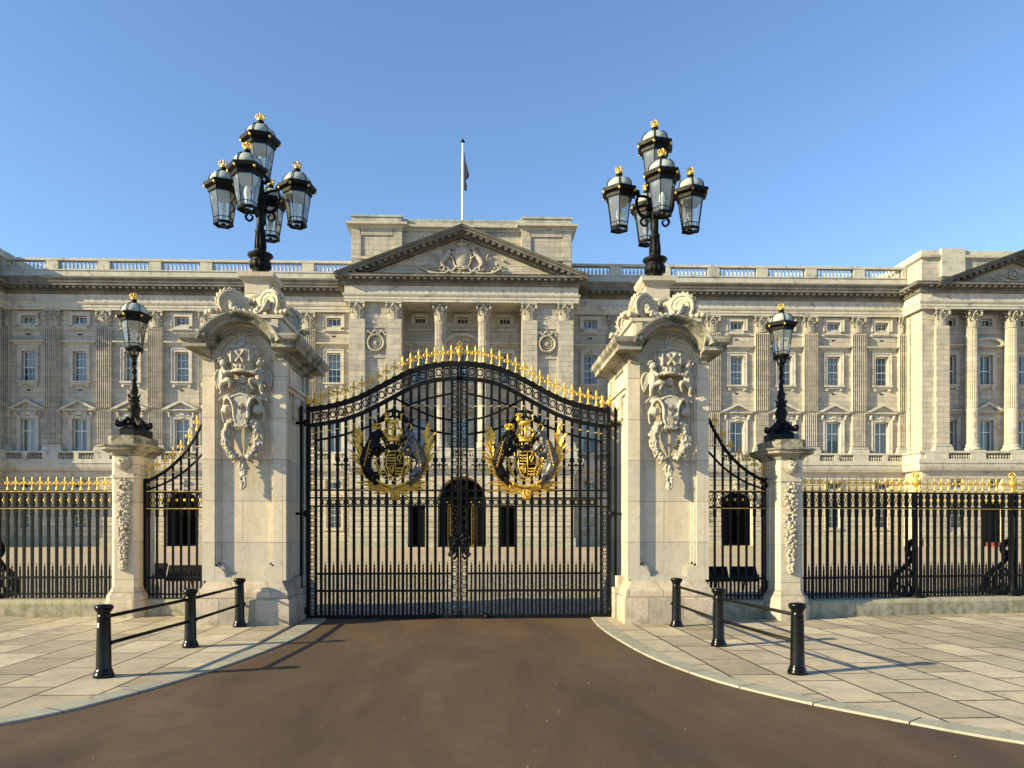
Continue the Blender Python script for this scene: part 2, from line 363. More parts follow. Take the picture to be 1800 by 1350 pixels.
# ============================================================ SETTING: ground, road, pavements, forecourt
def sheet(name, poly, z, mat, kind='structure'):
    me = bpy.data.meshes.new(name); me.from_pydata([(x, y, z) for x, y in poly], [], [tuple(range(len(poly)))]); me.materials.append(mat); me.update()
    o = bpy.data.objects.new(name, me); COL.objects.link(o); return tag(o, kind=kind)
def asphalt():
    m, nt, b = newmat('red_brown_asphalt'); L = nt.links.new
    tc = N(nt, 'ShaderNodeTexCoord').outputs['Object']
    mp = N(nt, 'ShaderNodeMapping'); mp.inputs['Scale'].default_value = (1, .3, 1); L(tc, mp.inputs[0]); n1 = noise(nt, mp.outputs[0], .75, 7, .65, .5); n2 = noise(nt, tc, 110, 3, .8); n3 = noise(nt, tc, 3.2, 7, .7)
    c = mixc(nt, ramp(nt, n1, .36, .66), (.054, .033, .019), (.112, .071, .038))
    c = mixc(nt, ramp(nt, n3, .45, .8), c, (.060, .042, .033))
    n5 = noise(nt, tc, 55, 5, .85)
    c = mixc(nt, 1, c, ramp(nt, n2, .3, .72, (.45, .45, .45), (1.8, 1.75, 1.65)), 'MULTIPLY')
    c = mixc(nt, 1, c, ramp(nt, n5, .35, .68, (.5, .5, .5), (1.55, 1.52, 1.5)), 'MULTIPLY')
    vo = N(nt, 'ShaderNodeTexVoronoi'); vo.inputs['Scale'].default_value = 90; L(tc, vo.inputs['Vector'])
    c = mixc(nt, ramp(nt, vo.outputs['Distance'], .05, .12, (.6, .6, .6), (0, 0, 0)), c, (.20, .16, .13))
    L(c, b.inputs['Base Color']); b.inputs['Roughness'].default_value = .82; b.inputs['Specular IOR Level'].default_value = .3
    bp = N(nt, 'ShaderNodeBump'); bp.inputs['Strength'].default_value = .55; bp.inputs['Distance'].default_value = .006; L(n2, bp.inputs['Height']); L(bp.outputs[0], b.inputs['Normal'])
    return m
def paving(name, rot, w_, h_, off=(0, 0), c1=(.33, .278, .20), c2=(.54, .465, .345), mort=(.075, .06, .045), ms=.010):
    m, nt, b = newmat(name); L = nt.links.new
    tc = N(nt, 'ShaderNodeTexCoord').outputs['Object']
    mp = N(nt, 'ShaderNodeMapping'); mp.inputs['Rotation'].default_value = (0, 0, R(rot)); mp.inputs['Location'].default_value = (*off, 0); L(tc, mp.inputs[0])
    wob = noise(nt, tc, 2.2, 3); 
    av = N(nt, 'ShaderNodeVectorMath', operation='ADD'); L(mp.outputs[0], av.inputs[0])
    sc_ = N(nt, 'ShaderNodeVectorMath', operation='SCALE'); sc_.inputs['Scale'].default_value = .02; 
    cb = N(nt, 'ShaderNodeCombineXYZ'); L(wob, cb.inputs[0]); L(wob, cb.inputs[1]); L(cb.outputs[0], sc_.inputs[0]); L(sc_.outputs[0], av.inputs[1])
    br = N(nt, 'ShaderNodeTexBrick'); L(av.outputs[0], br.inputs['Vector']); br.offset = .37; br.offset_frequency = 2
    br.inputs['Scale'].default_value = 1; br.inputs['Brick Width'].default_value = w_; br.inputs['Row Height'].default_value = h_
    br.inputs['Mortar Size'].default_value = ms; br.inputs['Mortar Smooth'].default_value = .25; br.inputs['Bias'].default_value = 0
    br.inputs['Color1'].default_value = (*c1, 1); br.inputs['Color2'].default_value = (*c2, 1); br.inputs['Mortar'].default_value = (*mort, 1)
    n1 = noise(nt, tc, 1.3, 7, .65); n2 = noise(nt, tc, 9, 6, .65); n3 = noise(nt, tc, 120, 3, .6); n4 = noise(nt, tc, 2.6, 5, .6, 1.0)
    c = mixc(nt, 1, br.outputs['Color'], ramp(nt, n1, .3, .72, (.68, .68, .68), (1.1, 1.08, 1.05)), 'MULTIPLY')
    c = mixc(nt, ramp(nt, n2, .5, .8, (0, 0, 0), (.5, .5, .5)), c, mixc(nt, 1, c, (.6, .57, .5), 'MULTIPLY'))
    c = mixc(nt, ramp(nt, n4, .56, .70, (0, 0, 0), (.6, .6, .6)), c, mixc(nt, 1, c, (.5, .48, .44), 'MULTIPLY'))
    c = mixc(nt, 1, c, ramp(nt, n3, .3, .75, (.88, .88, .88), (1.1, 1.1, 1.1)), 'MULTIPLY')
    vo = N(nt, 'ShaderNodeTexVoronoi'); vo.inputs['Scale'].default_value = 2.9; L(tc, vo.inputs['Vector'])
    c = mixc(nt, ramp(nt, vo.outputs['Distance'], .06, .085, (.65, .65, .65), (0, 0, 0)), c, (.12, .11, .10))
    L(c, b.inputs['Base Color']); b.inputs['Roughness'].default_value = .8; b.inputs['Specular IOR Level'].default_value = .3
    bp = N(nt, 'ShaderNodeBump'); bp.inputs['Strength'].default_value = .35; bp.inputs['Distance'].default_value = .01; L(n2, bp.inputs['Height'])
    b2 = N(nt, 'ShaderNodeBump', invert=True); b2.inputs['Strength'].default_value = .8; b2.inputs['Distance'].default_value = .012; L(br.outputs['Fac'], b2.inputs['Height']); L(bp.outputs[0], b2.inputs['Normal']); L(b2.outputs[0], b.inputs['Normal'])
    return m
def gravel():
    m, nt, b = newmat('pink_forecourt_gravel'); L = nt.links.new
    tc = N(nt, 'ShaderNodeTexCoord').outputs['Object']; n1 = noise(nt, tc, .12, 5); n2 = noise(nt, tc, 40, 4, .8)
    c = mixc(nt, ramp(nt, n1, .3, .7), (.36, .285, .20), (.44, .355, .25)); c = mixc(nt, 1, c, ramp(nt, n2, .3, .7, (.8, .8, .8), (1.12, 1.1, 1.1)), 'MULTIPLY')
    L(c, b.inputs['Base Color']); b.inputs['Roughness'].default_value = .9; b.inputs['Specular IOR Level'].default_value = .2
    bp = N(nt, 'ShaderNodeBump'); bp.inputs['Strength'].default_value = .5; bp.inputs['Distance'].default_value = .02; L(n2, bp.inputs['Height']); L(bp.outputs[0], b.inputs['Normal'])
    return m
M['asphalt'] = asphalt()
M['pave_l'] = paving('pavement_flags_left', 91, 1.08, .66, (.2, .1), ms=.015)
M['pave_r'] = paving('pavement_flags_right', 88, 1.02, .60, (0, .3), ms=.018)
M['kerb'] = paving('kerb_granite', 0, 30, 30, c1=(.34, .325, .26), c2=(.38, .36, .29))
M['setts'] = paving('forecourt_setts', 0, .30, .17, c1=(.36, .30, .22), c2=(.50, .42, .32), mort=(.10, .085, .07), ms=.022)
M['apron'] = stone('stone_apron', (.50, .46, .38), block=(1.1, 5, .01), mossamt=.3)

sheet('ground', [(-900, -900), (900, -900), (900, 1500), (-900, 1500)], -.03, M['setts'])
sheet('road', [(-60, -60), (60, -60), (60, 14.28), (-60, 14.28)], 0, M['asphalt'])
sheet('forecourt_setts', [(-90, 14.55), (90, 14.55), (90, 26), (-90, 26)], .004, M['setts'])
sheet('forecourt_gravel', [(-120, 26), (120, 26), (120, 110), (-120, 110)], .008, gravel())
def cr(pts, n=6):
    out = []; P_ = [Vector(p) for p in pts]; P_ = [P_[0]*2-P_[1]]+P_+[P_[-1]*2-P_[-2]]
    for i in range(1, len(P_)-2):
        p0, p1, p2, p3 = P_[i-1:i+3]
        for k in range(n):
            t = k/n; out.append(.5*((2*p1)+(-p0+p2)*t+(2*p0-5*p1+4*p2-p3)*t*t+(-p0+3*p1-3*p2+p3)*t**3))
    out.append(P_[-2]); return out
KH = .020
kl = cr([(-30, -2.0), (-14, 1.6), (-7.5, 4.3), (-5.4, 5.75), (-4.16, 6.85), (-3.62, 7.9), (-3.27, 9.0), (-3.03, 10.1), (-2.86, 11.3), (-2.78, 12.5), (-2.80, 13.7), (-2.84, 14.26)])
kr = cr([(2.24, 14.26), (2.17, 12.9), (2.22, 11.4), (2.38, 9.8), (2.72, 8.45), (3.2, 7.5), (3.75, 6.75), (4.5, 5.9), (6.2, 4.6), (10, 2.6), (18, 0), (32, -3)])
def pave(side, k, outer):
    n = len(k); inn = []
    for i in range(n):
        d = (k[min(i+1, n-1)]-k[max(i-1, 0)]).normalized(); nn = Vector((-d.y, d.x))*(1 if side < 0 else 1)
        if (nn.x > 0) != (side > 0): nn = -nn
        inn.append(k[i]+nn*.27)
    m = MB(); g = MB()
    L = [0]
    for i in range(1, n): L.append(L[-1]+(k[i]-k[i-1]).length)
    def at(l):
        for i in range(1, n):
            if l <= L[i]: f = (l-L[i-1])/(L[i]-L[i-1]); return k[i-1].lerp(k[i], f), inn[i-1].lerp(inn[i], f)
        return k[-1], inn[-1]
    ns = int(L[-1]/.30); st = L[-1]/ns
    for i in range(ns):      # kerb stones with open joints
        (a, d), (b_, c) = at(i*st+(.014 if i % 3 == 0 else 0)), at((i+1)*st)
        vs = [(a.x, a.y, -.02), (b_.x, b_.y, -.02), (b_.x, b_.y, KH-.012), (a.x, a.y, KH-.012)]
        bev = .015
        a2 = a+(d-a)*.035; b2 = b_+(c-b_)*.035
        vs += [(a2.x, a2.y, KH+.001), (b2.x, b2.y, KH+.001), (c.x, c.y, KH+.001), (d.x, d.y, KH+.001)]
        m.add(vs, [(0, 1, 2, 3), (3, 2, 5, 4), (4, 5, 6, 7)])
    tag(m.build('kerb', M['kerb'], fix=True), kind='structure')
    poly = [(p.x, p.y) for p in inn]
    if side < 0: poly = [(-60, inn[0].y)]+poly+[(inn[-1].x, 14.6), (-60, 14.6)]
    else: poly = [(60, 14.6), (inn[0].x, 14.6)]+poly+[(60, inn[-1].y)]
    sheet('pavement', poly, KH, M['pave_l' if side < 0 else 'pave_r'])
pave(-1, kl, -60); pave(1, kr, 60)
ap = MB(); ap.box(-3.0, 2.4, 14.27, 14.56, -.02, .012); tag(ap.build('gate_sill', M['apron']), kind='structure')
# gravel specks and chippings lying on the asphalt
m = MB(); rn = random.Random(3)
for i in range(150):
    y = rn.uniform(3.5, 13.5); x = rn.uniform(-5, 5)*(.45+.08*(14-y)); s = rn.uniform(.004, .011)
    if y > 6 and abs(x) > 2.1: continue
    m.ell((x, y, s*.4), (s, s*rn.uniform(.6, 1.2), s*.6), 5, 4)
tag(m.build('chippings', M['apron']), kind='stuff', label='pale stone chippings scattered over the red-brown road', cat='chippings')

# ============================================================ PALACE
AX, PY = -1.03, 61.6
pal = thing('palace', 'long pale stone palace with pedimented centre and rows of sash windows', 'palace', (AX, PY, 0))
BAYS = [s*(10.65+4.13*k) for s in (-1, 1) for k in range(7)]
PILS = [s*(12.715+4.13*k) for s in (-1, 1) for k in range(6)]
def holewall(m, x0, x1, z0, z1, holes, y, dep):   # holes: (xc, w, z0, z1, arched)
    xs = sorted({x0, x1}|{h[0]-h[1]/2 for h in holes}|{h[0]+h[1]/2 for h in holes}); zs = sorted({z0, z1}|{h[2] for h in holes}|{h[3] for h in holes})
    for i in range(len(xs)-1):
        run = None
        for j in range(len(zs)-1):
            cx, cz = (xs[i]+xs[i+1])/2, (zs[j]+zs[j+1])/2
            inh = any(abs(cx-h[0]) < h[1]/2 and h[2] < cz < h[3] for h in holes)
            if not inh: m.add([(xs[i], y, zs[j]), (xs[i+1], y, zs[j]), (xs[i+1], y, zs[j+1]), (xs[i], y, zs[j+1])], [(0, 1, 2, 3)])
    for h in holes:
        a, b = h[0]-h[1]/2, h[0]+h[1]/2; c, d = h[2], h[3]
        if h[4]:
            r = h[1]/2; rz = min(r, h[4]) if h[4] is not True else r; sp = d-rz; n = 16
            pts = [(h[0]-r*math.cos(math.pi*i/n), sp+rz*math.sin(math.pi*i/n)) for i in range(n+1)]
            for i in range(n):
                (xa, za), (xb, zb) = pts[i], pts[i+1]
                m.add([(xa, y, za), (xb, y, zb), (xb, y, d), (xa, y, d)], [(0, 1, 2, 3)]); m.add([(xa, y, za), (xb, y, zb), (xb, y+dep, zb), (xa, y+dep, za)], [(0, 1, 2, 3)])
            d = sp
        else: m.add([(a, y, d), (b, y, d), (b, y+dep, d), (a, y+dep, d)], [(0, 1, 2, 3)])
        m.add([(a, y, c), (a, y, d), (a, y+dep, d), (a, y+dep, c)], [(0, 1, 2, 3)]); m.add([(b, y, c), (b, y, d), (b, y+dep, d), (b, y+dep, c)], [(0, 1, 2, 3)])
        m.add([(a, y, c), (b, y, c), (b, y+dep, c), (a, y+dep, c)], [(0, 1, 2, 3)])
def courses(m, x0, x1, z0, z1, holes, y, proud=.07, hgt=.44, gap=.055, skipz=()):
    n = max(1, round((z1-z0)/hgt)); hh = (z1-z0)/n
    for i in range(n):
        a, b = z0+i*hh+gap/2, z0+(i+1)*hh-gap/2; mid = (a+b)/2; cut = []
        for h in holes:
            if h[2]-.02 < b and a < h[3]+.02:
                hw = h[1]/2
                if h[4]:
                    r = h[1]/2; rz = r if h[4] is True else h[4]; sp = h[3]-rz; zz = max(a, sp)
                    if zz > sp: 
                        t = (zz-sp)/rz
                        if t >= 1: continue
                        hw = r*math.sqrt(1-t*t)
                cut.append((h[0]-hw, h[0]+hw))
        cut.sort(); x = x0
        for c, d in cut+[(x1, x1)]:
            if c-x > .05: m.box(x, c, y-proud, y+.01, a, b)
            x = max(x, d)
# --- window builder: each window a part with its pane and curtain as sub-parts
WCACHE = {}; WR = random.Random(12)
def window(xc, z0, z1, w_, y, cols, rows, split=None, curtain=True, rec=.32, heavy=.05):
    key = (round(w_, 3), round(z1-z0, 3), cols, rows, split)
    if key not in WCACHE:
        m = MB(); h = z1-z0; f = .07
        m.box(-w_/2, -w_/2+f, -.05, .05, 0, h); m.box(w_/2-f, w_/2, -.05, .05, 0, h); m.box(-w_/2+f, w_/2-f, -.05, .05, 0, f*1.3); m.box(-w_/2+f, w_/2-f, -.05, .05, h-f, h)
        if split:
            m.box(-w_/2+f, w_/2-f, -.055, .03, h*split-.04, h*split+.04)
        for i in range(1, cols): x = -w_/2+f+(w_-2*f)*i/cols; m.box(x-heavy/2, x+heavy/2, -.035, .03, f*1.3, h-f)
        zz = [h*j/rows for j in range(1, rows)] 
        for z in zz:
            if not split or abs(z-h*split) > .1: m.box(-w_/2+f, w_/2-f, -.03, .025, z-.018, z+.018)
        p = MB(); p.add([(-w_/2+f, .0, f), (w_/2-f, .0, f), (w_/2-f, .0, h-f), (-w_/2+f, .0, h-f)], [(0, 1, 2, 3)])
        c = MB(); n = 26; vs = []
        for i in range(n+1):
            x = -w_/2+w_*i/n; yy = .16+.045*math.sin(i*1.9)+.02*math.sin(i*.7); vs += [(x, yy, 0), (x, yy+.02*math.sin(i), h)]
        c.add(vs, [(2*i, 2*i+2, 2*i+3, 2*i+1) for i in range(n)], True)
        c2 = MB()
        for s in (-1, 1):
            vs = []
            for i in range(13): x = s*(w_/2-w_*.3*i/12); yy = .16+.05*math.sin(i*2.1); vs += [(x, yy, 0), (x-s*.06*(i/12), yy, h)]
            c2.add(vs, [(2*i, 2*i+2, 2*i+3, 2*i+1) for i in range(12)], True)
        c3 = MB().add([(-w_/2, .12, h*.45), (w_/2, .12, h*.45), (w_/2, .12, h), (-w_/2, .12, h)], [(0, 1, 2, 3)])
        WCACHE[key] = (m.mesh('window', M['white_paint']), p.mesh('pane', M['pane']), [c.mesh('curtain', M['curtain']), c2.mesh('curtain', M['curtain']), c3.mesh('blind', M['curtain'])])
    a, b, c = WCACHE[key]
    o = inst('window', a, pal, (xc, y+rec, z0)); inst('pane', b, o, (0, 0, 0))
    if curtain: q = WR.choice((0, 0, 1, 1, 2)); inst(('curtain', 'curtain', 'blind')[q], c[q], o, (0, 0, 0))
    return o
def boxmold(m, x0, x1, y, z0, prof):    # little three-sided cornice (hood, sill) on a wall at y
    m.mold([(x0, y), (x0, y-.001), (x1, y-.001), (x1, y)], [(o, z0+z) for o, z in prof])
HOODP = [(0, 0), (.08, .02), (.1, .1), (.22, .16), (.34, .18), (.36, .3), (.0, .36)]
def surround(m, xc, w_, z0, z1, y, bw=.22, d=.11):
    a, b = xc-w_/2, xc+w_/2
    for s in (-1, 1):
        x = a-bw if s < 0 else b; m.box(x, x+bw, y-d, y+.005, z0, z1+bw); xx = a-bw-.06 if s < 0 else b+bw; m.box(xx, xx+.06, y-d-.05, y+.005, z0, z1+bw+.06)
    m.box(a, b, y-d, y+.005, z1, z1+bw); m.box(a-bw, b+bw, y-d-.05, y+.004, z1+bw, z1+bw+.06)
def sill(m, xc, w_, z, y):
    m.box(xc-w_/2, xc+w_/2, y-.24, y+.01, z-.14, z); m.box(xc-w_/2+.12, xc+w_/2-.12, y-.14, y+.01, z-.3, z-.14)
    for s in (-1, 1): m.box(xc+s*(w_/2-.25)-.1, xc+s*(w_/2-.25)+.1, y-.17, y+.01, z-.48, z-.3)
def flat_hood(m, xc, w_, z, y): boxmold(m, xc-w_/2, xc+w_/2, y, z, HOODP)
def consoles(m, xc, off, z, y, h=.7):
    for s in (-1, 1):
        x = xc+s*off; m.box(x-.1, x+.1, y-.16, y+.01, z-h, z); m.ell((x, y-.2, z-.14), (.11, .12, .13), 8, 6); m.ell((x, y-.15, z-h+.12), (.1, .07, .1), 8, 6)
def pediment_hood(m, xc, w_, z, y, rise=.8, seg=False):
    boxmold(m, xc-w_/2, xc+w_/2, y, z, [(0, 0), (.08, .02), (.2, .1), (.33, .12), (.33, .22), (0, .24)])
    hw = w_/2+.36
    if not seg: top = [(-hw, z+.22), (0, z+rise), (hw, z+.22)]; inn = [(-hw+.45, z+.22), (0, z+rise-.22), (hw-.45, z+.22)]
    else:
        top = [(-hw*math.cos(math.pi*i/12), z+.22+(rise-.22)*math.sin(math.pi*i/12)) for i in range(13)]; inn = [(x*.8, z+.22+(q-z-.22)*.7) for x, q in top]
    vs = []; n = len(top)
    for (x, q) in top: vs += [(xc+x, y-.42, q), (xc+x, y+.01, q)]
    for (x, q) in inn: vs += [(xc+x, y-.42, q), (xc+x, y-.1, q)]
    fs = []
    for i in range(n-1):
        a, b = 2*i, 2*i+2; c, d = 2*n+2*i, 2*n+2*i+2
        fs += [(a, b, b+1, a+1), (a, c, d, b), (c, c+1, d+1, d)]
    m.add(vs, fs); m.prism([(xc+x, q) for x, q in inn], y-.1, y+.01)
def relief_scroll(m, xc, z, y, s=1):
    for q in (-1, 1): m.tube([(xc+q*s*x, y-.05, z+s*zz) for x, zz in ((.05, .1), (.25, .22), (.42, .1), (.36, -.05), (.25, 0), (.28, .08))], [.05*s, .06*s, .05*s, .04*s, .03*s, .02*s], 5)
    m.ell((xc, y-.03, z+.05*s), (.16*s, .1, .22*s), 8, 6)

CAPM = capital_mb(.5, 1.35)
CAP = CAPM.mesh('capital', M['carved_far'])
def pilaster(xc, y, fluted=True, w_=1.16, cap=True, half=0):
    m = MB(); x0, x1 = xc-w_/2, xc+w_/2
    if half < 0: x1 = xc
    if half > 0: x0 = xc
    m.box(x0, x1, y-.22, y+.01, 8.25, 17.95)
    if fluted:
        n = 7; fw = w_/n
        for i in range(n+1):
            x = xc-w_/2+fw*i
            if x < x0-.01 or x > x1+.01: continue
            a, b = max(x0, x-fw*.21), min(x1, x+fw*.21)
            m.box(a, b, y-.36, y-.215, 11.3, 17.85)
        for i in range(n):
            x = xc-w_/2+fw*(i+.5)
            if x0 < x < x1: m.box(x-fw*.3, x+fw*.3, y-.262, y-.215, 8.35, 11.28); m.box(x-fw*.1, x+fw*.1, y-.29, y-.26, 8.35, 11.26)
    else: m.box(x0+.002, x1-.002, y-.30, y-.215, 8.26, 17.94)
    b = MB(); b.box(x0-.22, x1+.22, y-.48, y+.012, 7.6, 7.95)
    for z, r, h in ((7.95, .17, .14), (8.08, .08, .08), (8.15, .12, .12)): b.box(x0-r, x1+r, y-.31-r, y+.011, z, z+h)
    o = m.build('pilaster', M['facade'], pal); b.build('pilaster_base', M['trim'], o)
    if cap and not half: inst('capital', CAP, o, (xc, y-.02, 17.92), scale=(1.08, .62, 1.02))
    elif cap:
        inst('capital', CAP, o, (xc+(-.29 if half < 0 else .29), y-.02, 17.92), scale=(.55, .6, 1.02))
    return o
def column(xc, y, r=.5):
    m = MB(); seg = 48; vs = []; fs = []
    def rr(z): t = (z-8.4)/9.5; return r*(1-.14*t*t)
    def ringz(z, fl):
        R0 = rr(z)
        for k in range(seg):
            a = 2*math.pi*k/seg; q = R0*(1-fl if k % 2 else 1); vs.append((xc+q*math.cos(a), y+q*math.sin(a), z))
    for z, fl in ((8.4, .03), (11.28, .03), (11.3, .12), (14.5, .12), (17.8, .12), (17.9, 0)): ringz(z, fl)
    for i in range(5):
        for k in range(seg): k2 = (k+1) % seg; fs.append((i*seg+k, i*seg+k2, (i+1)*seg+k2, (i+1)*seg+k))
    m.add(vs, fs)
    b = MB(); b.box(xc-.72, xc+.72, y-.72, y+.72, 7.6, 7.85); b.lathe([(.7, 0), (.74, .1), (.7, .2), (.6, .22), (.57, .3), (.62, .36), (.6, .44), (.52, .55)], (xc, y, 7.85), 24)
    o = m.build('column', M['facade'], pal); b.build('column_base', M['trim'], o); inst('capital', CAP, o, (xc, y, 17.9), scale=(1.0, 1.0, 1.03))
# --- wing walls
HG, HM, HP, HU, HA = (1.5, 3.6, 1.2), (4.75, 5.45, 1.15), (7.62, 10.45, 1.2), (13.53, 15.98, 1.1), (18.24, 18.87, 1.15)
for s in (-1, 1):
    xs = [10.65+4.13*k for k in range(7)]
    lo, hi = [], []
    for k, x in enumerate(xs):
        if k == 3: lo.append((s*x, 2.7, .0, 4.5, 1.0))
        else: lo.append((s*x, HG[2], HG[0], HG[1], False)); lo.append((s*x, HM[2], HM[0], HM[1], False))
        for H in (HP, HU, HA): hi.append((s*x, H[2], H[0], H[1], False))
    X0, X1 = sorted((s*8.9, s*37.4))
    m = MB(); holewall(m, X0, X1, 6.0, 19.35, hi, 0, .55); m.build('wing_wall', M['facade'], pal)
    m = MB(); holewall(m, X0, X1, 0, 6.0, lo, 0, .55); courses(m, X0, X1, .75, 5.95, lo, 0)
    for h in [h for h in lo if not h[4]]:
        if h[2] > 1.6: surround(m, h[0], h[1], h[2], h[3], -.06, .12, .05)
        else:
            m.box(h[0]-.78, h[0]+.78, -.15, .01, 1.28, 1.5)
            for q in (-1, 1): m.box(h[0]+q*.69-.09, h[0]+q*.69+.09, -.1, .01, 1.5, 3.7)
    m.box(X0, X1, -.13, .01, 0, .32) if False else None
    for a, b in ((X0, s*xs[3]-1.35), (s*xs[3]+1.35, X1)): m.box(a, b, -.16, .012, 0, .62); m.box(a, b, -.12, .013, .62, .74)
    m.build('ground_floor_wall', M['rustic'], pal)
    # arch hood over passage
    m = MB(); xc = s*xs[3]
    pts = [(xc+1.62*math.cos(math.pi*i/14), -.12, 3.5+1.3*math.sin(math.pi*i/14)) for i in range(15)]
    m.tube(pts, .13, 6); m.box(xc-.2, xc+.2, -.24, 0, 4.45, 5.05)
    for q in (-1, 1): m.box(xc+q*1.6-.2, xc+q*1.6+.2, -.22, 0, 3.25, 3.5)
    m.build('arch_moulding', M['trim'], pal)
    for k, x in enumerate(xs):
        xc = s*x; far = s > 0
        if k != 3:
            window(xc, HG[0], HG[1], HG[2], -.0, 2, 4, .5); window(xc, HM[0], HM[1], HM[2], 0, 3, 1, curtain=False)
        window(xc, HP[0], HP[1], HP[2], 0, 2, 1, .66, heavy=.08); window(xc, HU[0], HU[1], HU[2], 0, 3, 4, .47, curtain=not (s > 0 and k == 6), heavy=.03)
        window(xc, HA[0], HA[1], HA[2], 0, 3, 1, curtain=(k % 3 != 1))
        m = MB(); surround(m, xc, HP[2], 7.6, HP[1], 0); m.box(xc-.62, xc+.62, -.1, .01, 10.7, 11.02); m.add(*[[(xc-.22, -.16, 11.05), (xc+.22, -.16, 11.05), (xc+.15, -.16, 10.5), (xc-.15, -.16, 10.5), (xc-.22, 0, 11.05), (xc+.22, 0, 11.05), (xc+.15, 0, 10.5), (xc-.15, 0, 10.5)], [(0, 1, 2, 3), (0, 4, 5, 1), (1, 5, 6, 2), (3, 2, 6, 7), (0, 3, 7, 4)]])
        consoles(m, xc, .98, 11.02, 0, .42); pediment_hood(m, xc, 2.35, 11.02, 0, .98)
        o = m.build('window_surround', M['trim'], pal)
        m = MB(); surround(m, xc, HU[2], HU[0]-.0, HU[1], 0); m.box(xc-.82, xc+.82, -.06, .006, 16.25, 16.5); flat_hood(m, xc, 2.1, 16.5, 0); sill(m, xc, 1.75, HU[0], 0)
        m.build('window_surround', M['trim'], pal)
        m = MB(); surround(m, xc, HA[2], HA[0]-.16, HA[1], 0, .24, .12); m.box(xc-.6, xc+.6, -.12, .006, HA[0]-.4, HA[0]-.16); m.box(xc-.88, xc+.88, -.17, .007, HA[0]-.46, HA[0]-.38)
        m.build('window_surround', M['trim'], pal)
        for z in (17.35, 12.8): m2 = MB().box(xc-.16, xc+.16, -.012, 0, z-.06, z+.06); m2.build('air_brick', M['dark'], pal)
    # string course at capital foot, between pilasters
    m = MB()
    for q in ((X0, X1),): m.box(X0, X1, -.07, .008, 17.68, 17.8)
    m.build('string_course', M['trim'], pal)
    # balcony: slab moulding, balusters in panels
    m = MB(); m.mold([(X0, 0), (X0, -.55), (X1, -.55), (X1, 0)] if False else [(X0, -.55), (X1, -.55)], [(-.5, 5.75), (-.42, 5.8), (-.40, 6.05), (-.1, 6.2), (.0, 6.45), (.05, 6.75), (.1, 6.78), (.1, 6.98), (-.5, 7.0)])
    m.box(X0, X1, -.62, .0, 6.98, 7.12); m.box(X0, X1, -.64, -.3, 7.62, 7.76); m.box(X0, X1, -.1, .003, 5.6, 5.8)
    for k in range(7):
        for x in (xs[k],):
            pass
    for x in [10.65-2.065+4.13*k for k in range(8)]+[10.65+4.13*k for k in range(7)]:
        hw = .62 if abs(((x-8.585)/4.13) % 1) < .01 or abs(((x-8.585)/4.13) % 1) > .99 else .2
        a, b = max(8.9, x-hw), min(37.4, x+hw)
        a, b = sorted((s*a, s*b)); m.box(a, b, -.62, -.32, 7.12, 7.62)
    for x in [10.65+4.13*k for k in range(7)]: m.box(s*x-.28, s*x+.28, -.3, -.05, 5.25, 5.5)
    m.build('balcony', M['trim'], pal)
    for k in range(7):
        for q in (-1, 1):
            m = MB(); xc = s*xs[k]; a, b = sorted((xc+q*.2, xc+q*1.445)); balusters(m, a, b, -.47, 7.12, .5, 6); m.build('balustrade', M['carved_far'], pal)
    # roof balustrade
    m = MB(); m.box(X0, X1, .3, 15, 20.0, 21.9); m.build('roof', M['interior'], pal)
    m = MB(); m.box(X0, X1, -.30, .35, 21.78, 22.5); m.box(X0, X1, -.36, .3, 22.5, 22.6); m.box(X0, X1, -.36, .14, 23.3, 23.5)
    m.box(X0, X1, -.40, .18, 23.43, 23.5) if False else None
    for x in [10.65-2.065+4.13*k for k in range(8)]:
        a, b = max(8.9, x-.48), min(37.4, x+.48); a, b = sorted((s*a, s*b)); m.box(a, b, -.33, .1, 22.6, 23.3)
    m.build('parapet', M['dark_trim'] if False else M['trim'], pal)
    for k in range(7):
        m = MB(); xc = s*xs[k]; balusters(m, xc-1.58, xc+1.58, -.11, 22.6, .7, 10); m.build('roof_balustrade', M['trim'], pal)
for i, x in enumerate(PILS): pilaster(x, 0)
for s in (-1, 1): pilaster(s*37.4, 0, half=-s)
# --- centre block
Y1 = -3.0
m = MB()
big = [(0, 3.84, 0, 5.6, True), (-3.6, 1.38, 0, 3.35, False), (3.6, 1.38, 0, 3.35, False)]
holewall(m, -8.9, 8.9, 0, 6.0, big, Y1, 3.2); 
holes = big+[]
courses(m, -8.9, -4.28, .75, 5.95, [], Y1); courses(m, 4.28, 8.9, .75, 5.95, [], Y1); courses(m, -4.28, 4.28, .75, 3.3, big, Y1); 
courses(m, -4.28, -2.9, 3.5, 5.95, [], Y1); courses(m, 2.9, 4.28, 3.5, 5.95, [], Y1)
for k in range(-5, 6):      # voussoirs of the great arch
    if True:
        a0, a1 = R(90+k*16.2-7.4), R(90+k*16.2+7.4); ro = 2.95 if k % 2 else 3.2; ri = 1.95
        if k == 0: ro = 3.5
        m.prism([(ri*math.cos(a), 3.68+ri*math.sin(a)) for a in (a0, (a0+a1)/2, a1)]+[(min(max(ro*math.cos(a), -2.95), 2.95), min(5.98, 3.68+ro*math.sin(a))) for a in (a1, (a0+a1)/2, a0)], Y1-.07-(.08 if k == 0 else 0.004*(k%2)), Y1)
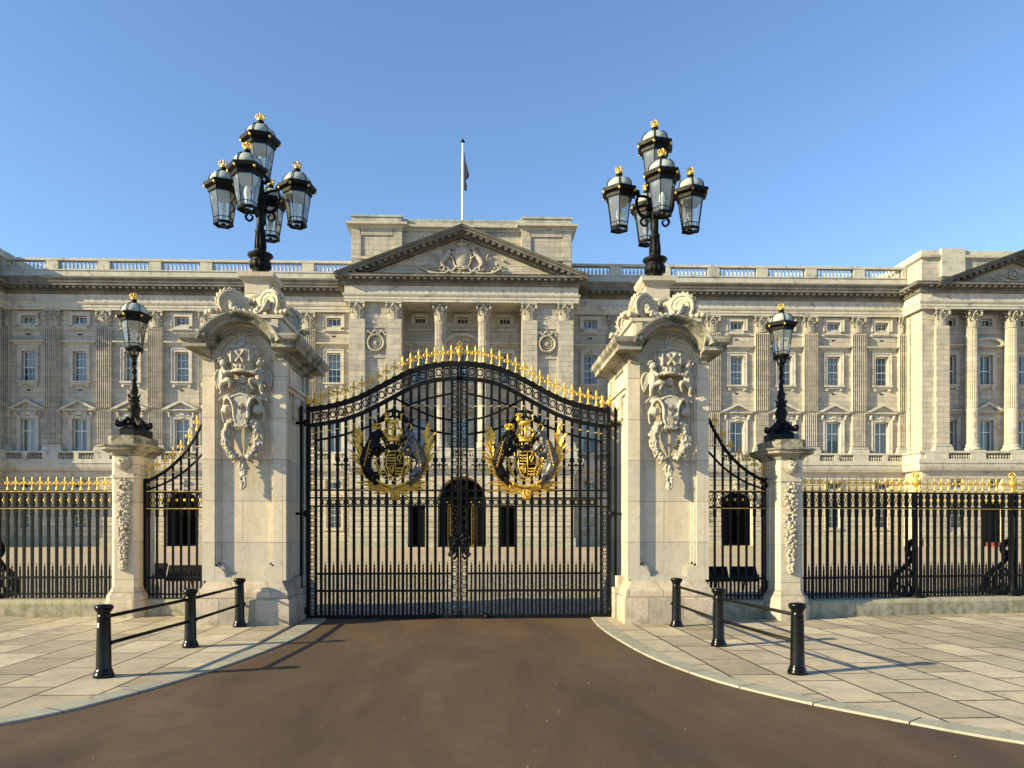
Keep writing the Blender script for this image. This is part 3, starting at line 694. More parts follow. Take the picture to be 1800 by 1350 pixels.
for q in (-1, 1):
    m.box(*sorted((q*1.92, q*2.91)), Y1-.16, Y1+.01, 0, .7); m.box(*sorted((q*4.29, q*9.0)), Y1-.16, Y1+.012, 0, .62); m.box(*sorted((q*4.29, q*9.0)), Y1-.12, Y1+.013, .62, .74)
    for z0 in [(.75+.44*i) for i in range(12)]:
        if z0+.385 < 5.95: m.add(*(lambda xa, a, b: ([(xa, Y1, a), (xa, 0, a), (xa, 0, b), (xa, Y1, b), (q*8.9, Y1, a), (q*8.9, 0, a), (q*8.9, 0, b), (q*8.9, Y1, b)], [(0, 1, 2, 3), (0, 4, 5, 1), (3, 2, 6, 7)]))(q*8.97, z0+.03, z0+.41))
    m.add([(q*8.9, Y1, 0), (q*8.9, 0, 0), (q*8.9, 0, 6), (q*8.9, Y1, 6)], [(0, 1, 2, 3)])
m.build('gatehouse_wall', M['rustic'], pal)
m = MB()
for q in (-1, 1):
    a, b = sorted((q*4.75, q*8.9)); m.box(a, b, Y1, .2, 6, 19.35)
    # sunk panel frame between pilasters
    for x in (5.98, 7.54): m.box(*sorted((q*x-.06, q*x+.06)), Y1-.1, Y1+.01, 8.6, 17.4)
    m.box(*sorted((q*5.98, q*7.54)), Y1-.09, Y1+.01, 17.3, 17.45); m.box(*sorted((q*5.9, q*7.62)), Y1-.09, Y1+.01, 14.95, 15.1)
lw = []
for x in (-3.5, 0, 3.5):
    lw += [(x, 1.2, 7.62, 10.45, False), (x, 1.15, 13.4, 15.9, False), (x, .95, 18.35, 18.85, False)]
holewall(m, -4.8, 4.8, 6, 19.35, lw, -.6, .5)
m.build('portico_wall', M['facade'], pal)
for x in (-3.5, 0, 3.5):
    window(x, 7.62, 10.45, 1.2, -.6, 2, 1, .66, heavy=.08); window(x, 13.4, 15.9, 1.15, -.6, 3, 4, .47, heavy=.03); window(x, 18.35, 18.85, .95, -.6, 3, 1, curtain=False)
    m = MB(); surround(m, x, 1.2, 7.6, 10.45, -.6); pediment_hood(m, x, 2.1, 11.0, -.6, .95)
    surround(m, x, 1.15, 13.4, 15.9, -.6); surround(m, x, .95, 18.3, 18.85, -.6, .2); sill(m, x, 1.7, 13.4, -.6); m.box(x-1.0, x+1.0, -.78, -.6, 17.72, 17.86)
    if x == 0: pediment_hood(m, x, 2.1, 16.45, -.6, 1.05, True); relief_scroll(m, x, 16.8, -.72, .8)
    else: flat_hood(m, x, 2.1, 16.45, -.6)
    m.build('window_surround', M['trim'], pal)
for x in (-8.2, -5.34, 5.34, 8.2): pilaster(x, Y1, fluted=False, w_=1.2)
for x in (-1.73, 1.73): column(x, Y1+.45)
m = MB(); m.box(-9.2, 9.2, Y1-.75, Y1+.0, 6.98, 7.12)
m.mold([(-9.0, 0), (-9.0, Y1-.1), (9.0, Y1-.1), (9.0, 0)], [(0, 5.78), (.06, 5.82), (.08, 6.05), (.38, 6.2), (.48, 6.45), (.53, 6.75), (.58, 6.78), (.58, 6.98), (0, 7.0)])
m.box(-9.3, 9.3, Y1-.8, Y1-.45, 7.62, 7.76)
for x in (-8.2, -5.34, -1.73, 1.73, 5.34, 8.2): m.box(x-.85, x+.85, Y1-.76, Y1+.0, 7.12, 7.62)
m.box(-4.75, 4.75, Y1, -.6, 7.4, 7.6); m.build('balcony', M['trim'], pal)
for a, b in ((-7.35, -6.19), (-4.49, -2.58), (-.88, .88), (2.58, 4.49), (6.19, 7.35)):
    m = MB(); balusters(m, a, b, Y1-.62, 7.12, .5, max(4, round((b-a)/.21))); m.build('balustrade', M['carved_far'], pal)
# wreath medallions
for q in (-1, 1):
    m = MB(); c = (q*6.76, Y1-.16, 16.1)
    ring(m, c, .62, .13, 24, 6); ring(m, c, .38, .06, 20, 5); ring(m, c, .2, .05, 14, 5); m.ell(c, (.14, .1, .14), 8, 6)
    for k in range(26): a = 2*math.pi*k/26; m.ell((c[0]+.62*math.cos(a), c[1]-.08, c[2]+.62*math.sin(a)), (.09, .08, .09), 6, 4)
    for k in range(14): m.ell((c[0]-.75+k*.115, c[1]-.03, 16.86+.12*math.sin(k*1.3)+.1*math.sin(math.pi*k/13)), (.12, .1, .12), 6, 4)
    m.box(c[0]-.8, c[0]+.8, Y1-.06, Y1, 15.3, 17.15)
    m.build('wreath_medallion', M['carved_far'], pal)
# --- entablature sweeping round every break
PA = [(-52.6, -2.5), (-37.4, -2.5), (-37.4, 0), (-8.9, 0), (-8.9, Y1), (8.9, Y1), (8.9, 0), (37.4, 0), (37.4, -2.5), (52.6, -2.5)]
m = MB(); m.mold(PA, [(0, 19.3), (.32, 19.3), (.32, 19.5), (.36, 19.51), (.36, 19.72), (.4, 19.73), (.46, 19.86), (.46, 19.92), (.3, 19.95), (.3, 20.55), (.36, 20.6)])
m.box(-4.8, 4.8, Y1+.001, -.6, 19.3, 19.5)
m.build('architrave_and_frieze', M['trim'], pal)
m = MB(); m.mold(PA, [(.3, 20.55), (.42, 20.62), (.46, 20.72), (.46, 20.9), (.55, 20.92), (.55, 21.08), (1.0, 21.1), (1.0, 21.3), (1.06, 21.32), (.2, 21.34)])
def teeth(m, a, b, out, z0, z1, step, wd, dd):      # dentils / modillions along an axis-aligned run, out = direction
    (ax, ay), (bx, by) = a, b; L_ = math.hypot(bx-ax, by-ay); n = max(1, int(L_/step)); dx, dy = (bx-ax)/L_, (by-ay)/L_
    for i in range(n):
        t = (i+.5)*L_/n; x, y = ax+dx*t, ay+dy*t
        if abs(dx) > .5: m.box(x-wd/2, x+wd/2, y-dd[1], y-dd[0], z0, z1)
        else: 
            sx = out; m.box(*sorted((x+sx*dd[0], x+sx*dd[1])), y-wd/2, y+wd/2, z0, z1)
for i in range(len(PA)-1):
    a, b = PA[i], PA[i+1]; o = -1 if (a[1] > b[1]) else 1
    if a[0] == b[0]:
        o = -1 if b[1] < a[1] else 1
    teeth(m, a, b, o, 20.93, 21.09, .52, .26, (.5, .92)); teeth(m, a, b, o, 20.74, 20.88, .26, .14, (.4, .54))
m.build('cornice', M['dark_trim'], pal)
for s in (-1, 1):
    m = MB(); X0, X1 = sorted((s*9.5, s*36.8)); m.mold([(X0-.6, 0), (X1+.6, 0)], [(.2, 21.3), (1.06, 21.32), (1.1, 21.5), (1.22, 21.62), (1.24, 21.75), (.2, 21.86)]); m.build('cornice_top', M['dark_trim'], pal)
# --- pediments
def pediment(xc, hw, z0, z1, yf, depth, ytymp, step):
    m = MB(); t = .78
    sl = (z1-z0)/hw; L_ = math.hypot(hw, z1-z0)
    for s in (-1, 1):
        # layered raking cornice: (out, lower offset, upper offset)
        for out, a, b in ((1.24, -.02, .0), (1.18, -.16, -.02), (1.04, -.36, -.16), (.55, -.56, -.36), (.42, -.72, -.56)):
            hwp = hw+.0
            pts = [(xc+s*hwp, z0+b), (xc, z1+b), (xc, z1+a), (xc+s*hwp, z0+a)]
            m.prism(pts, yf-out+(.002 if s > 0 else 0), yf+depth)
        n = int(L_/.52)
        for i in range(1, n):
            f = i/n; x = xc+s*hw*(1-f); z = z0+(z1-z0)*f-.46; m.box(x-.13, x+.13, yf-.95, yf-.5, z-.1-.0, z+.1)
            for g in (.25, .75): f2 = (i+g)/n; x = xc+s*hw*(1-f2); z = z0+(z1-z0)*f2-.65; m.box(x-.06, x+.06, yf-.5, yf-.35, z-.07, z+.07)
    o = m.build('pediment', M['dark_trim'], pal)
    m = MB(); m.prism([(xc-hw+.3, z0-.02), (xc, z1-.5), (xc+hw-.3, z0-.02)], yf+ytymp, yf+depth); m.build('tympanum', M['facade'], o)
    return o
ped = pediment(0, 9.85, 21.34, 25.15, Y1, 2.2, -.05, .52)
# royal arms carved in the tympanum
m = MB(); y = Y1-.15; zb = 21.55
m.lathe([(.001, 0), (.45, .25), (.62, .8), (.66, 1.3), (.5, 1.75), (.3, 1.9), (.001, 1.95)], (0, y, zb+.35), 16, sy=.4)
ring(m, (0, y-.12, zb+1.25), .72, .07, 20, 5, 1.25)
m.merge(crown_mb(.42, .62, .05), T(0, y, zb+2.15))
def beast(m, sx, x, y, z, s=1, horn=False):
    P3 = lambda a, b, c=0: (x+sx*a*s, y+c*s, z+b*s)
    m.tube([P3(1.15, .5), P3(1.0, .85), P3(.75, 1.15), P3(.5, 1.45)], [.24*s, .26*s, .22*s, .2*s], 8)      # trunk
    m.tube([P3(.5, 1.4), P3(.48, 1.62), P3(.42, 1.85)], [.24*s, .17*s, .13*s], 8)                    # neck
    m.ell(P3(.4, 1.95), (.15*s, .14*s, .17*s), 8, 6); m.tube([P3(.4, 1.92), P3(.2, 1.84), P3(.1, 1.8)], [.1*s, .08*s, .06*s], 6)   # head, muzzle
    m.tube([P3(.52, 1.42, -.08), P3(.25, 1.5, -.1), P3(.02, 1.42, -.08)], [.1*s, .07*s, .05*s], 6)   # forelegs
    m.tube([P3(.55, 1.3, -.05), P3(.3, 1.1, -.12), P3(.08, .98, -.1)], [.1*s, .07*s, .05*s], 6)
    m.tube([P3(1.1, .5, -.05), P3(.85, .3, -.1), P3(.95, .05, -.1), P3(.7, .0, -.1)], [.18*s, .11*s, .06*s, .05*s], 6)   # hind legs
    m.tube([P3(1.2, .5, .02), P3(1.3, .25), P3(1.15, .0), P3(1.0, -.02)], [.16*s, .1*s, .06*s, .05*s], 6)
    m.tube([P3(1.2, .55), P3(1.5, .75), P3(1.45, 1.1), P3(1.62, 1.35)], [.05*s, .05*s, .05*s, .09*s], 6)  # tail
    if horn:
        m.tube([P3(.38, 2.05), P3(.22, 2.5)], [.035*s, .005*s], 5)
        for k in range(6): m.ell(P3(.6+.03*k, 1.95-.14*k), (.1*s, .1*s, .08*s), 6, 4)
    else:
        rr = random.Random(5)
        for k in range(26): a = rr.uniform(0, 6.28); m.ell(P3(.52+.2*math.cos(a), 1.72+.3*math.sin(a), -.08+.12*rr.random()), (.08*s, .07*s, .1*s), 6, 4)
beast(m, -1, -.55, y-.05, zb+.25, .95, True); beast(m, 1, .55, y-.05, zb+.25, .95)
for q in (-1, 1):
    m.tube([(q*x, y-.08, zb+z) for x, z in ((0, .1), (.5, .0), (1.0, .25), (1.3, .05), (1.9, 0), (2.5, .12), (3.1, .45), (3.3, .42))], [.09, .12, .14, .12, .13, .13, .1, .06], 6)
    m.tube([(q*x, y-.12, zb+z) for x, z in ((0, .5), (.45, .55), (.8, .2), (1.2, .5), (1.5, .25))], .09, 6)
    for k in range(9): m.ell((q*(1.9+k*.17), y, zb+.3+.05*k*(k % 3)), (.13, .09, .1), 6, 4)
m.build('carved_royal_arms', M['carved'], ped)
# --- centre attic
YA = Y1+.25
m = MB(); m.box(-4.8, 4.8, YA+.45, 4.5, 20, 25.35); 
for q in (-1, 1):
    a, b = sorted((q*4.75, q*8.75)); m.box(a, b, YA, 4.5, 20, 25.35)
    for x in (5.1, 8.35): m.box(q*x-.35, q*x+.35, YA-.1, YA+.01, 21.5, 25.3)
    m.box(*sorted((q*5.4, q*8.05)), YA-.1, YA+.011, 24.7, 25.3); m.box(*sorted((q*4.75, q*8.75)), YA-.14, YA+.012, 22.8, 23.0)
m.build('attic_storey', M['facade'], pal)
m = MB(); m.mold([(-8.75, 4.5), (-8.75, YA-.1), (-4.75, YA-.1), (-4.75, YA+.4), (4.75, YA+.4), (4.75, YA-.1), (8.75, YA-.1), (8.75, 4.5)], [(0, 25.2), (.06, 25.25), (.1, 25.35), (.28, 25.42), (.4, 25.45), (.42, 25.62), (-.0, 25.7)])
m.build('attic_cornice', M['trim'], pal)
m = MB(); m.box(-4.8, 4.8, YA+.42, 4.4, 25.3, 26.16)
for q in (-1, 1): m.box(*sorted((q*4.8, q*8.7)), YA, 4.4, 25.3, 26.28); m.box(*sorted((q*4.72, q*8.78)), YA-.08, 4.45, 26.16, 26.31)
rr = random.Random(2)
for i in range(40):
    x = -4.6+i*.235; m.box(x, x+.2, YA+.40, YA+.75, 26.0, 26.18+rr.uniform(-.02, .05))
m.build('attic_blocking', M['roofstone'], pal)
# --- end pavilions
for s in (-1, 1):
    C = 44.85*s; Yp = -2.5
    cols = [38.9, 41.76, 45.09, 48.35, 51.1]
    m = MB(); hl = []; hh = []
    for x in (40.3, 43.42, 46.7, 49.7): hl.append((s*x, 1.15, 1.5, 3.6, False)); hl.append((s*x, 1.1, 4.75, 5.45, False)); hh += [(s*x, 1.2, 7.62, 10.45, False), (s*x, 1.1, 13.4, 15.85, False), (s*x, 1.0, 18.24, 18.87, False)]
    hl[2] = (s*43.3, 1.9, 0, 3.7, False)
    holewall(m, *sorted((s*39.45, s*50.5)), 6, 19.35, hh, Yp+1.0, .5)
    for a, b in ((37.4, 39.5), (50.5, 52.6)): m.box(*sorted((s*a, s*b)), Yp+(.0 if a > 40 else .0), .5, 6, 19.35)
    m.box(*sorted((s*38.3, s*39.5)), Yp-.16, Yp+.01, 6, 19.35) if False else None
    m.box(*sorted((s*39.5, s*50.5)), Yp+1.001, .5, 19.2, 19.35)
    m.box(*sorted((s*37.45, s*52.5)), Yp+.1, 10, 20, 24.1)
    m.build('pavilion_wall', M['facade'], pal)
    m = MB(); holewall(m, *sorted((s*37.4, s*52.6)), 0, 6, hl, Yp, .5); courses(m, *sorted((s*37.4, s*52.6)), .75, 5.95, hl, Yp)
    m.add([(s*37.4, Yp, 0), (s*37.4, 0, 0), (s*37.4, 0, 6), (s*37.4, Yp, 6)], [(0, 1, 2, 3)])
    for i in range(11): z0 = .75+.44*i; m.box(*sorted((s*37.33, s*37.41)), Yp-.07, 0, z0+.03, z0+.41)
    for a, b in ((37.33, 42.35), (44.25, 52.6)): m.box(*sorted((s*a, s*b)), Yp-.18, Yp+.01, 0, .65)
    m.box(*sorted((s*37.24, s*37.42)), Yp-.18, 0, 0, .65)
    m.build('ground_floor_wall', M['rustic'], pal)
    for x in cols[1:4]: column(s*x, Yp+.35)
    for x in (38.95, 51.1): pilaster(s*x, Yp+.0, fluted=False, w_=1.1)
    for i, x in enumerate((40.3, 43.42, 46.7, 49.7)):
        window(s*x, 7.62, 10.45, 1.2, Yp+1.0, 2, 1, .66, heavy=.08); window(s*x, 13.4, 15.85, 1.1, Yp+1.0, 2, 2, .47, heavy=.05); window(s*x, 18.24, 18.87, 1.0, Yp+1, 3, 1, curtain=False)
        if i != 1: window(s*x, 1.5, 3.6, 1.15, Yp, 2, 4, .5)
        window(s*x, 4.75, 5.45, 1.1, Yp, 3, 1, curtain=False)
        m = MB(); surround(m, s*x, 1.2, 7.6, 10.45, Yp+1); surround(m, s*x, 1.1, 13.4, 15.85, Yp+1); surround(m, s*x, 1.0, 18.2, 18.87, Yp+1, .2, .08); sill(m, s*x, 1.6, 13.4, Yp+1); m.box(s*x-1.3, s*x+1.3, Yp+.9, Yp+1.006, 17.6, 17.74)
        if i % 2: pediment_hood(m, s*x, 2.0, 11.0, Yp+1, .95); pediment_hood(m, s*x, 2.0, 16.4, Yp+1, .85, True)
        else: flat_hood(m, s*x, 2.0, 11.0, Yp+1); flat_hood(m, s*x, 2.0, 16.4, Yp+1)
        m.build('window_surround', M['trim'], pal)
    m = MB(); pts = [(37.4, 0), (37.4, Yp), (52.6, Yp), (52.6, 0)]
    pts = [(x*s, y) for x, y in pts]; pts = pts if s > 0 else pts[::-1]
    m.mold(pts, [(0, 5.75), (.06, 5.82), (.08, 6.05), (.4, 6.2), (.5, 6.45), (.55, 6.75), (.6, 6.78), (.6, 6.98), (0, 7.0)])
    m.mold(pts, [(-.02, 7.0), (.5, 7.0), (.5, 7.12), (-.02, 7.12)]); m.mold(pts, [(.1, 7.6), (.52, 7.6), (.52, 7.76), (.1, 7.76)])
    for x in [38.35]+cols[1:4]+[51.1]: hw = .95 if x == 38.35 else .62; m.box(s*x-hw, s*x+hw, Yp-.5, Yp+.0, 7.12, 7.62)
    m.box(*sorted((s*37.0, s*37.45)), Yp-.4, 0, 7.12, 7.62)
    m.box(*sorted((s*39.5, s*50.5)), Yp, Yp+1, 7.4, 7.6); m.build('balcony', M['trim'], pal)
    for a, b in ((39.3, 41.14), (42.38, 44.47), (45.71, 47.7), (48.97, 50.45)):
        m = MB(); a, b = sorted((s*a, s*b)); balusters(m, a, b, Yp-.35, 7.12, .5, 9); m.build('balustrade', M['carved_far'], pal)
    p = pediment(s*44.95, 6.75, 21.34, 23.85, Yp, 2.0, -.05, .52)
    m = MB(); xc = s*44.95; ring(m, (xc, Yp-.2, 22.2), .36, .09, 18, 5); m.ell((xc, Yp-.15, 22.2), (.2, .15, .24), 8, 6)
    for q in (-1, 1):
        m.tube([(xc+q*x, Yp-.12, 21.5+z) for x, z in ((.4, .4), (.9, .7), (1.4, .4), (1.3, .15), (1.0, .25), (1.1, .4))], .07, 6); m.tube([(xc+q*x, Yp-.12, 21.5+z) for x, z in ((1.4, .3), (2.1, .45), (2.8, .1), (3.6, .1))], .08, 6)
    m.build('carved_cartouche', M['carved'], p)
    m = MB(); pts = [(37.4, 10), (37.4, Yp+.05), (52.6, Yp+.05), (52.6, 10)]; pts = [(x*s, y) for x, y in pts]; pts = pts if s > 0 else pts[::-1]
    m.mold(pts, [(-.3, 23.4), (.0, 23.45), (.18, 23.55), (.2, 23.75), (.05, 23.8), (.05, 24.15), (-1.0, 24.16)])
    m.box(*sorted((s*38.95, s*40.9)), Yp-.15, Yp+2, 22.0, 24.25); m.build('attic_cornice', M['trim'], pal)
# dark rooms behind the windows
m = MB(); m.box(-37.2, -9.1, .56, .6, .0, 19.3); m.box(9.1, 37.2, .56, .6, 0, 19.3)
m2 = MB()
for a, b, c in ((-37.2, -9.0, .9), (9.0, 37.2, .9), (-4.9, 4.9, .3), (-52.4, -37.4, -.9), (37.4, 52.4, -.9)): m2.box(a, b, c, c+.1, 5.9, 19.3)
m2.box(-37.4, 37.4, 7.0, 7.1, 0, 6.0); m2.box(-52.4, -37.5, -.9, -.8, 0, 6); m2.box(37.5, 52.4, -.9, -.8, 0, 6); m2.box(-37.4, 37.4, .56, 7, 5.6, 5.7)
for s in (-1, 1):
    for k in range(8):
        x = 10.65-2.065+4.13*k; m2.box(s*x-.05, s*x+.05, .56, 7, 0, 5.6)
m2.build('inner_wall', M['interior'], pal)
# ironwork gate leaves standing in the arches
def gate_scrolls(x0, x1, y, z1, mat, part, n=6):
    m = MB()
    m.box(x0, x1, y-.03, y+.03, .1, .18); m.box(x0, x1, y-.03, y+.03, z1-.08, z1)
    for i in range(n+1): x = x0+(x1-x0)*i/n; m.box(x-.02, x+.02, y-.02, y+.02, 0, z1)
    for i in range(n):
        for j in range(int(z1/.4)): ring(m, (x0+(x1-x0)*(i+.5)/n, y, .3+j*.4), min(.13, (x1-x0)/n/2), .016, 8, 3)
    m.build(part, mat, pal)
for q in (-1, 1):
    gate_scrolls(*sorted((q*.75, q*1.15)), Y1+.9, 3.4, M['gold'], 'gilded_gate_leaf', 2); gate_scrolls(*sorted((q*1.2, q*1.88)), Y1+.7, 3.6, M['iron'], 'iron_gate_leaf')
    gate_scrolls(*sorted((q*2.95, q*3.3)), Y1+.3, 3.0, M['iron'], 'iron_gate_leaf'); 
    xx = q*23.04
    gate_scrolls(*sorted((xx-1.3, xx-.7)), .35, 3.2, M['iron'], 'iron_gate_leaf')
fl = thing('flagpole', 'tall white flagpole on the palace roof with a limp furled flag', 'flagpole', (AX+.0, PY+.6, 26.0))
m = MB(); m.lathe([(.13, -.3), (.12, 2), (.10, 6), (.08, 7.9)], seg=10); m.build('pole', M['pole_white'], fl)
m = MB(); m.lathe([(.08, 7.85), (.17, 7.92), (.18, 8.0), (.07, 8.06), (.1, 8.12), (.01, 8.25)], seg=10); m.build('finial', M['iron'], fl)
m = MB(); vs = []; prof = [(7.1, .02), (6.4, .12), (5.7, .3), (5.2, .42), (5.0, .34), (4.8, .12), (4.4, .22), (3.9, .2)]
for z, o in prof: vs += [(.12, 0, z), (.12+o*.6, -.05, z), (.12+o, .05, z-.05), (.12+o*.5, .1, z)]
m.add(vs, [(i*4+k, i*4+(k+1) % 4, i*4+4+(k+1) % 4, i*4+4+k) for i in range(len(prof)-1) for k in range(4)]); m.build('flag', M['flag'], fl)
# ============================================================ GREAT GATE PIERS
def carved_relief(letters):       # crown, cherubs, cartouche, wreath and tassel; local x, z; y<0 towards the viewer
    out = []
    S = .0102; cx = 435; Z = lambda py: 1.8+(922-py)*S; X = lambda px: (px-cx)*S
    Q = lambda px, py, y=0: (X(px), y, Z(py))
    # crown
    m = MB(); zc = Z(659); body = MB()
    body.lathe([(.24, 0), (.265, .01), (.27, .05), (.25, .07), (.25, .10), (.275, .115), (.27, .14), (.285, .24), (.30, .33), (.29, .39), (.20, .44), (.06, .45)], seg=28)
    m.merge(body, Matrix.Translation((0, -.06, zc)) @ Matrix.Diagonal((1, .6, 1, 1)))
    for k in range(11): a = math.pi*k/10; m.ell((-.262*math.cos(a), -.06-.165*math.sin(a), zc+.085), (.018, .016, .016), 6, 4)
    for k, a in enumerate([math.pi*(.08+.21*i) for i in range(5)]):
        c = (-.285*math.cos(a), -.07-.18*math.sin(a), zc+.26); tx, ty = math.sin(a), -.6*math.cos(a)
        if k % 2 == 0:      # crosses pattee
            for d in ((1, 1), (-1, 1)): m.tube([(c[0]-.075*d[0]*tx, c[1]-.075*d[0]*ty, c[2]-.095), (c[0], c[1]-.02, c[2]), (c[0]+.075*d[0]*tx, c[1]+.075*d[0]*ty, c[2]+.095)], [.042, .012, .042], 5)
        else:               # fleurs-de-lis
            m.blade((c[0], c[1]-.01, c[2]-.10), (c[0], c[1]-.03, c[2]+.12), .09, .03)
            for q in (-1, 1): m.tube([(c[0], c[1], c[2]-.05), (c[0]+q*.05*tx, c[1]-.01, c[2]+.02), (c[0]+q*.075*tx, c[1], c[2]+.05), (c[0]+q*.08*tx, c[1], c[2]+.01)], [.02, .022, .02, .012], 5)
    for q in (-1, -.4, .4, 1): m.tube([(q*.28, -.10, zc+.36), (q*.27, -.12, zc+.44), (q*.14, -.14, zc+.47), (0, -.14, zc+.44)], [.025, .028, .026, .02], 6)
    m.ell((0, -.14, zc+.50), (.075, .06, .055), 8, 6)
    c = (0, -.14, zc+.60)
    for d in ((1, 1), (-1, 1)): m.tube([(c[0]-.06*d[0], c[1], c[2]-.06), c, (c[0]+.06*d[0], c[1], c[2]+.06)], [.036, .012, .036], 5)
    out.append(('crown', m, .012))
    # cherubs
    for s in (-1, 1):
        m = MB(); P3 = lambda px, py, y=0: (s*(X(px) if s < 0 else X(px)), y, Z(py))
        def B(dx, py, y): return (s*dx*S, y, Z(py))
        hd = B(35, 643, -.17); m.ell(hd, (.068, .066, .074), 12, 10)
        m.ell((hd[0]-s*.060, hd[1]-.03, hd[2]-.006), (.018, .016, .015), 6, 4)                   # nose
        m.ell((hd[0]-s*.045, hd[1]-.038, hd[2]-.034), (.026, .022, .020), 6, 4); m.ell((hd[0]-s*.02, hd[1]-.05, hd[2]-.014), (.028, .022, .024), 6, 4)
        rr = random.Random(11)
        for k in range(18): a = rr.uniform(-.6, 3.6); m.ell((hd[0]+s*.028+.06*math.cos(a), hd[1]-.01+rr.uniform(-.03, .03), hd[2]+.02+.056*abs(math.sin(a))), .023, 6, 4)
        m.tube([B(35, 650, -.16), B(35, 657, -.16), B(34, 665, -.17), B(34, 672, -.17), B(33, 677, -.165)], [.035, .08, .078, .086, .07], 10)
        m.tube([B(33, 656, -.2), B(27, 661, -.24), B(19, 660, -.25)], [.044, .036, .026], 8)            # near arm to the crown
        m.ell(B(17, 659, -.25), (.028, .024, .022), 6, 4)
        for k in range(4): m.tube([B(17, 658+k*1.1, -.26), B(13.5, 657+k*1.3, -.275)], .007, 4)
        m.tube([B(35, 656, -.12), B(31, 650, -.12), B(26, 647, -.12)], [.04, .03, .022], 8)
        m.tube([B(34, 675, -.18), B(38, 684, -.2), B(38, 693, -.17), B(41, 697, -.19)], [.062, .048, .03, .02], 8)    # standing leg
        m.tube([B(33, 676, -.19), B(21, 674, -.24), B(19, 678, -.23), B(23, 688, -.18)], [.06, .05, .04, .022], 8)       # bent leg
        m.ell(B(46, 671, -.06), (.09, .05, .17), 10, 8)
        for k in range(6): m.blade(B(41, 658+k*3, -.12), B(54-abs(k-2)*.6, 661+k*6, -.08), .05, .02, side=(0, 0, 1))           # wing
        m.tube([B(41, 655, -.10), B(49, 656, -.1), B(54, 668, -.09), B(50, 686, -.08)], [.025, .03, .028, .014], 6)
        out.append(('cherub', m, .008))
    # rose, sprays and scrolled arcs under the crown
    m = MB(); rr = random.Random(4)
    for k in range(7): a = k*.9; m.ell((.045*math.cos(a), -.12, Z(670)+.045*math.sin(a)), (.035, .035, .035), 6, 5)
    m.ell((0, -.16, Z(670)), .03, 6, 5)
    for s in (-1, 0, 1): m.tube([(s*.02, -.1, Z(680)), (s*.09, -.12, Z(690)), (s*.02, -.1, Z(702))], [.03, .02, .03], 6)
    for s in (-1, 1):
        for k in range(4): m.blade((s*.03, -.09, Z(700)), (s*(.09+.06*k), -.1, Z(662+k*6)), .06, .02)
        for j, r in enumerate((.05, .075)): m.tube([(s*(.25+(.17+r*.9)*math.cos(a)), -.09-j*.01, Z(712)+(.06+r*1.3)*math.sin(a)) for a in [math.pi*i/10 for i in range(1, 11)]], .018, 6)
        m.ell((s*.30, -.1, Z(704)), (.1, .05, .05), 8, 6)
    out.append(('rose_spray', m, .010))
    # cartouche with side volutes, drapery and letters
    m = MB()
    pts = [(-.2, Z(705)), (-.13, Z(700)), (0, Z(697)), (.13, Z(700)), (.19, Z(705)), (.15, Z(716)), (.14, Z(735)), (.10, Z(748)), (0, Z(752)), (-.10, Z(748)), (-.14, Z(735)), (-.15, Z(716))]
    m.prism(pts, -.20, .0)
    m.tube([(x, -.20, z) for x, z in pts], .026, 8, closed=True)
    m.ell((0, -.13, Z(722)), (.135, .105, .19), 16, 12); m.prism([(x*.86, Z(724)+(z-Z(724))*.88) for x, z in pts], -.215, -.1)
    for s in (-1, 1):
        m.tube([(s*.13, -.2, Z(738)), (s*.15, -.22, Z(716)), (s*.24, -.2, Z(703)), (s*.32, -.16, Z(706)), (s*.35, -.14, Z(714)), (s*.30, -.15, Z(717))], [.02, .03, .035, .035, .03, .02], 6)
        m.ell((s*.3, -.12, Z(723)), (.11, .09, .09), 8, 6)
        for k in range(5): m.blade((s*.26, -.16, Z(716)), (s*(.2+.06*k), -.15, Z(733+abs(k-2)*-1.5)), .06, .025)
        for k in range(5): m.blade((s*.10, -.2, Z(702)), (s*(.12+.05*k), -.13, Z(694+k*2)), .05, .02)
        m.tube([(s*.36, -.12, Z(715)), (s*.41, -.1, Z(724)), (s*.40, -.09, Z(735))], [.03, .028, .02], 6)
        for k in range(3): m.ell((s*(.40-.01*k), -.09, Z(737+k*3)), (.025, .025, .02), 6, 4)
    for k in range(9): m.ell((-.12+.03*k, -.2, Z(752)-.012*(k % 2)), (.026, .03, .03), 6, 4)
    out.append(('cartouche', m, .010))
    # wreath: two leafy arms
    m = MB(); rr = random.Random(8)
    for s in (-1, 1):
        N_ = 34
        for k in range(N_):
            t = k/(N_-1); a = R(100-190*t*1.0); x = s*(.08+.24*math.sin(math.pi*(.12+.82*t))**.8); z = Z(742)+(Z(806)-Z(742))*t
            for j in range(6):
                o = rr.uniform(-.085, .085); r_ = rr.uniform(.018, .038)
                m.ell((x+o, -.09-.06*rr.random()-.07*(1-abs(o)/.09), z+rr.uniform(-.02, .02)), (r_, r_*.9, r_), 6, 5)
            for j in range(3): m.blade((x+rr.uniform(-.05, .05), -.15, z), (x+rr.uniform(-.12, .12), -.15-rr.random()*.05, z-rr.uniform(-.02, .08)), .05, .016)
        for k in range(4): m.tube([(s*.02, -.08, Z(800)), (s*(.05+.035*k), -.12, Z(770)), (s*(.03+.045*k), -.1, Z(750))], [.012, .022, .012], 5)
    out.append(('wreath', m, .0085))
    # ribbon bow and tassel
    m = MB()
    for s in (-1, 1):
        m.tube([(0, -.1, Z(806)), (s*.1, -.12, Z(808)), (s*.2, -.09, Z(815))], [.025, .035, .02], 6); m.tube([(0, -.1, Z(808)), (s*.06, -.1, Z(818)), (s*.11, -.08, Z(826))], [.03, .03, .02], 6)
        m.tube([(s*.02, -.1, Z(808)), (s*.07, -.09, Z(822)), (s*.05, -.09, Z(836))], [.02, .03, .02], 6)
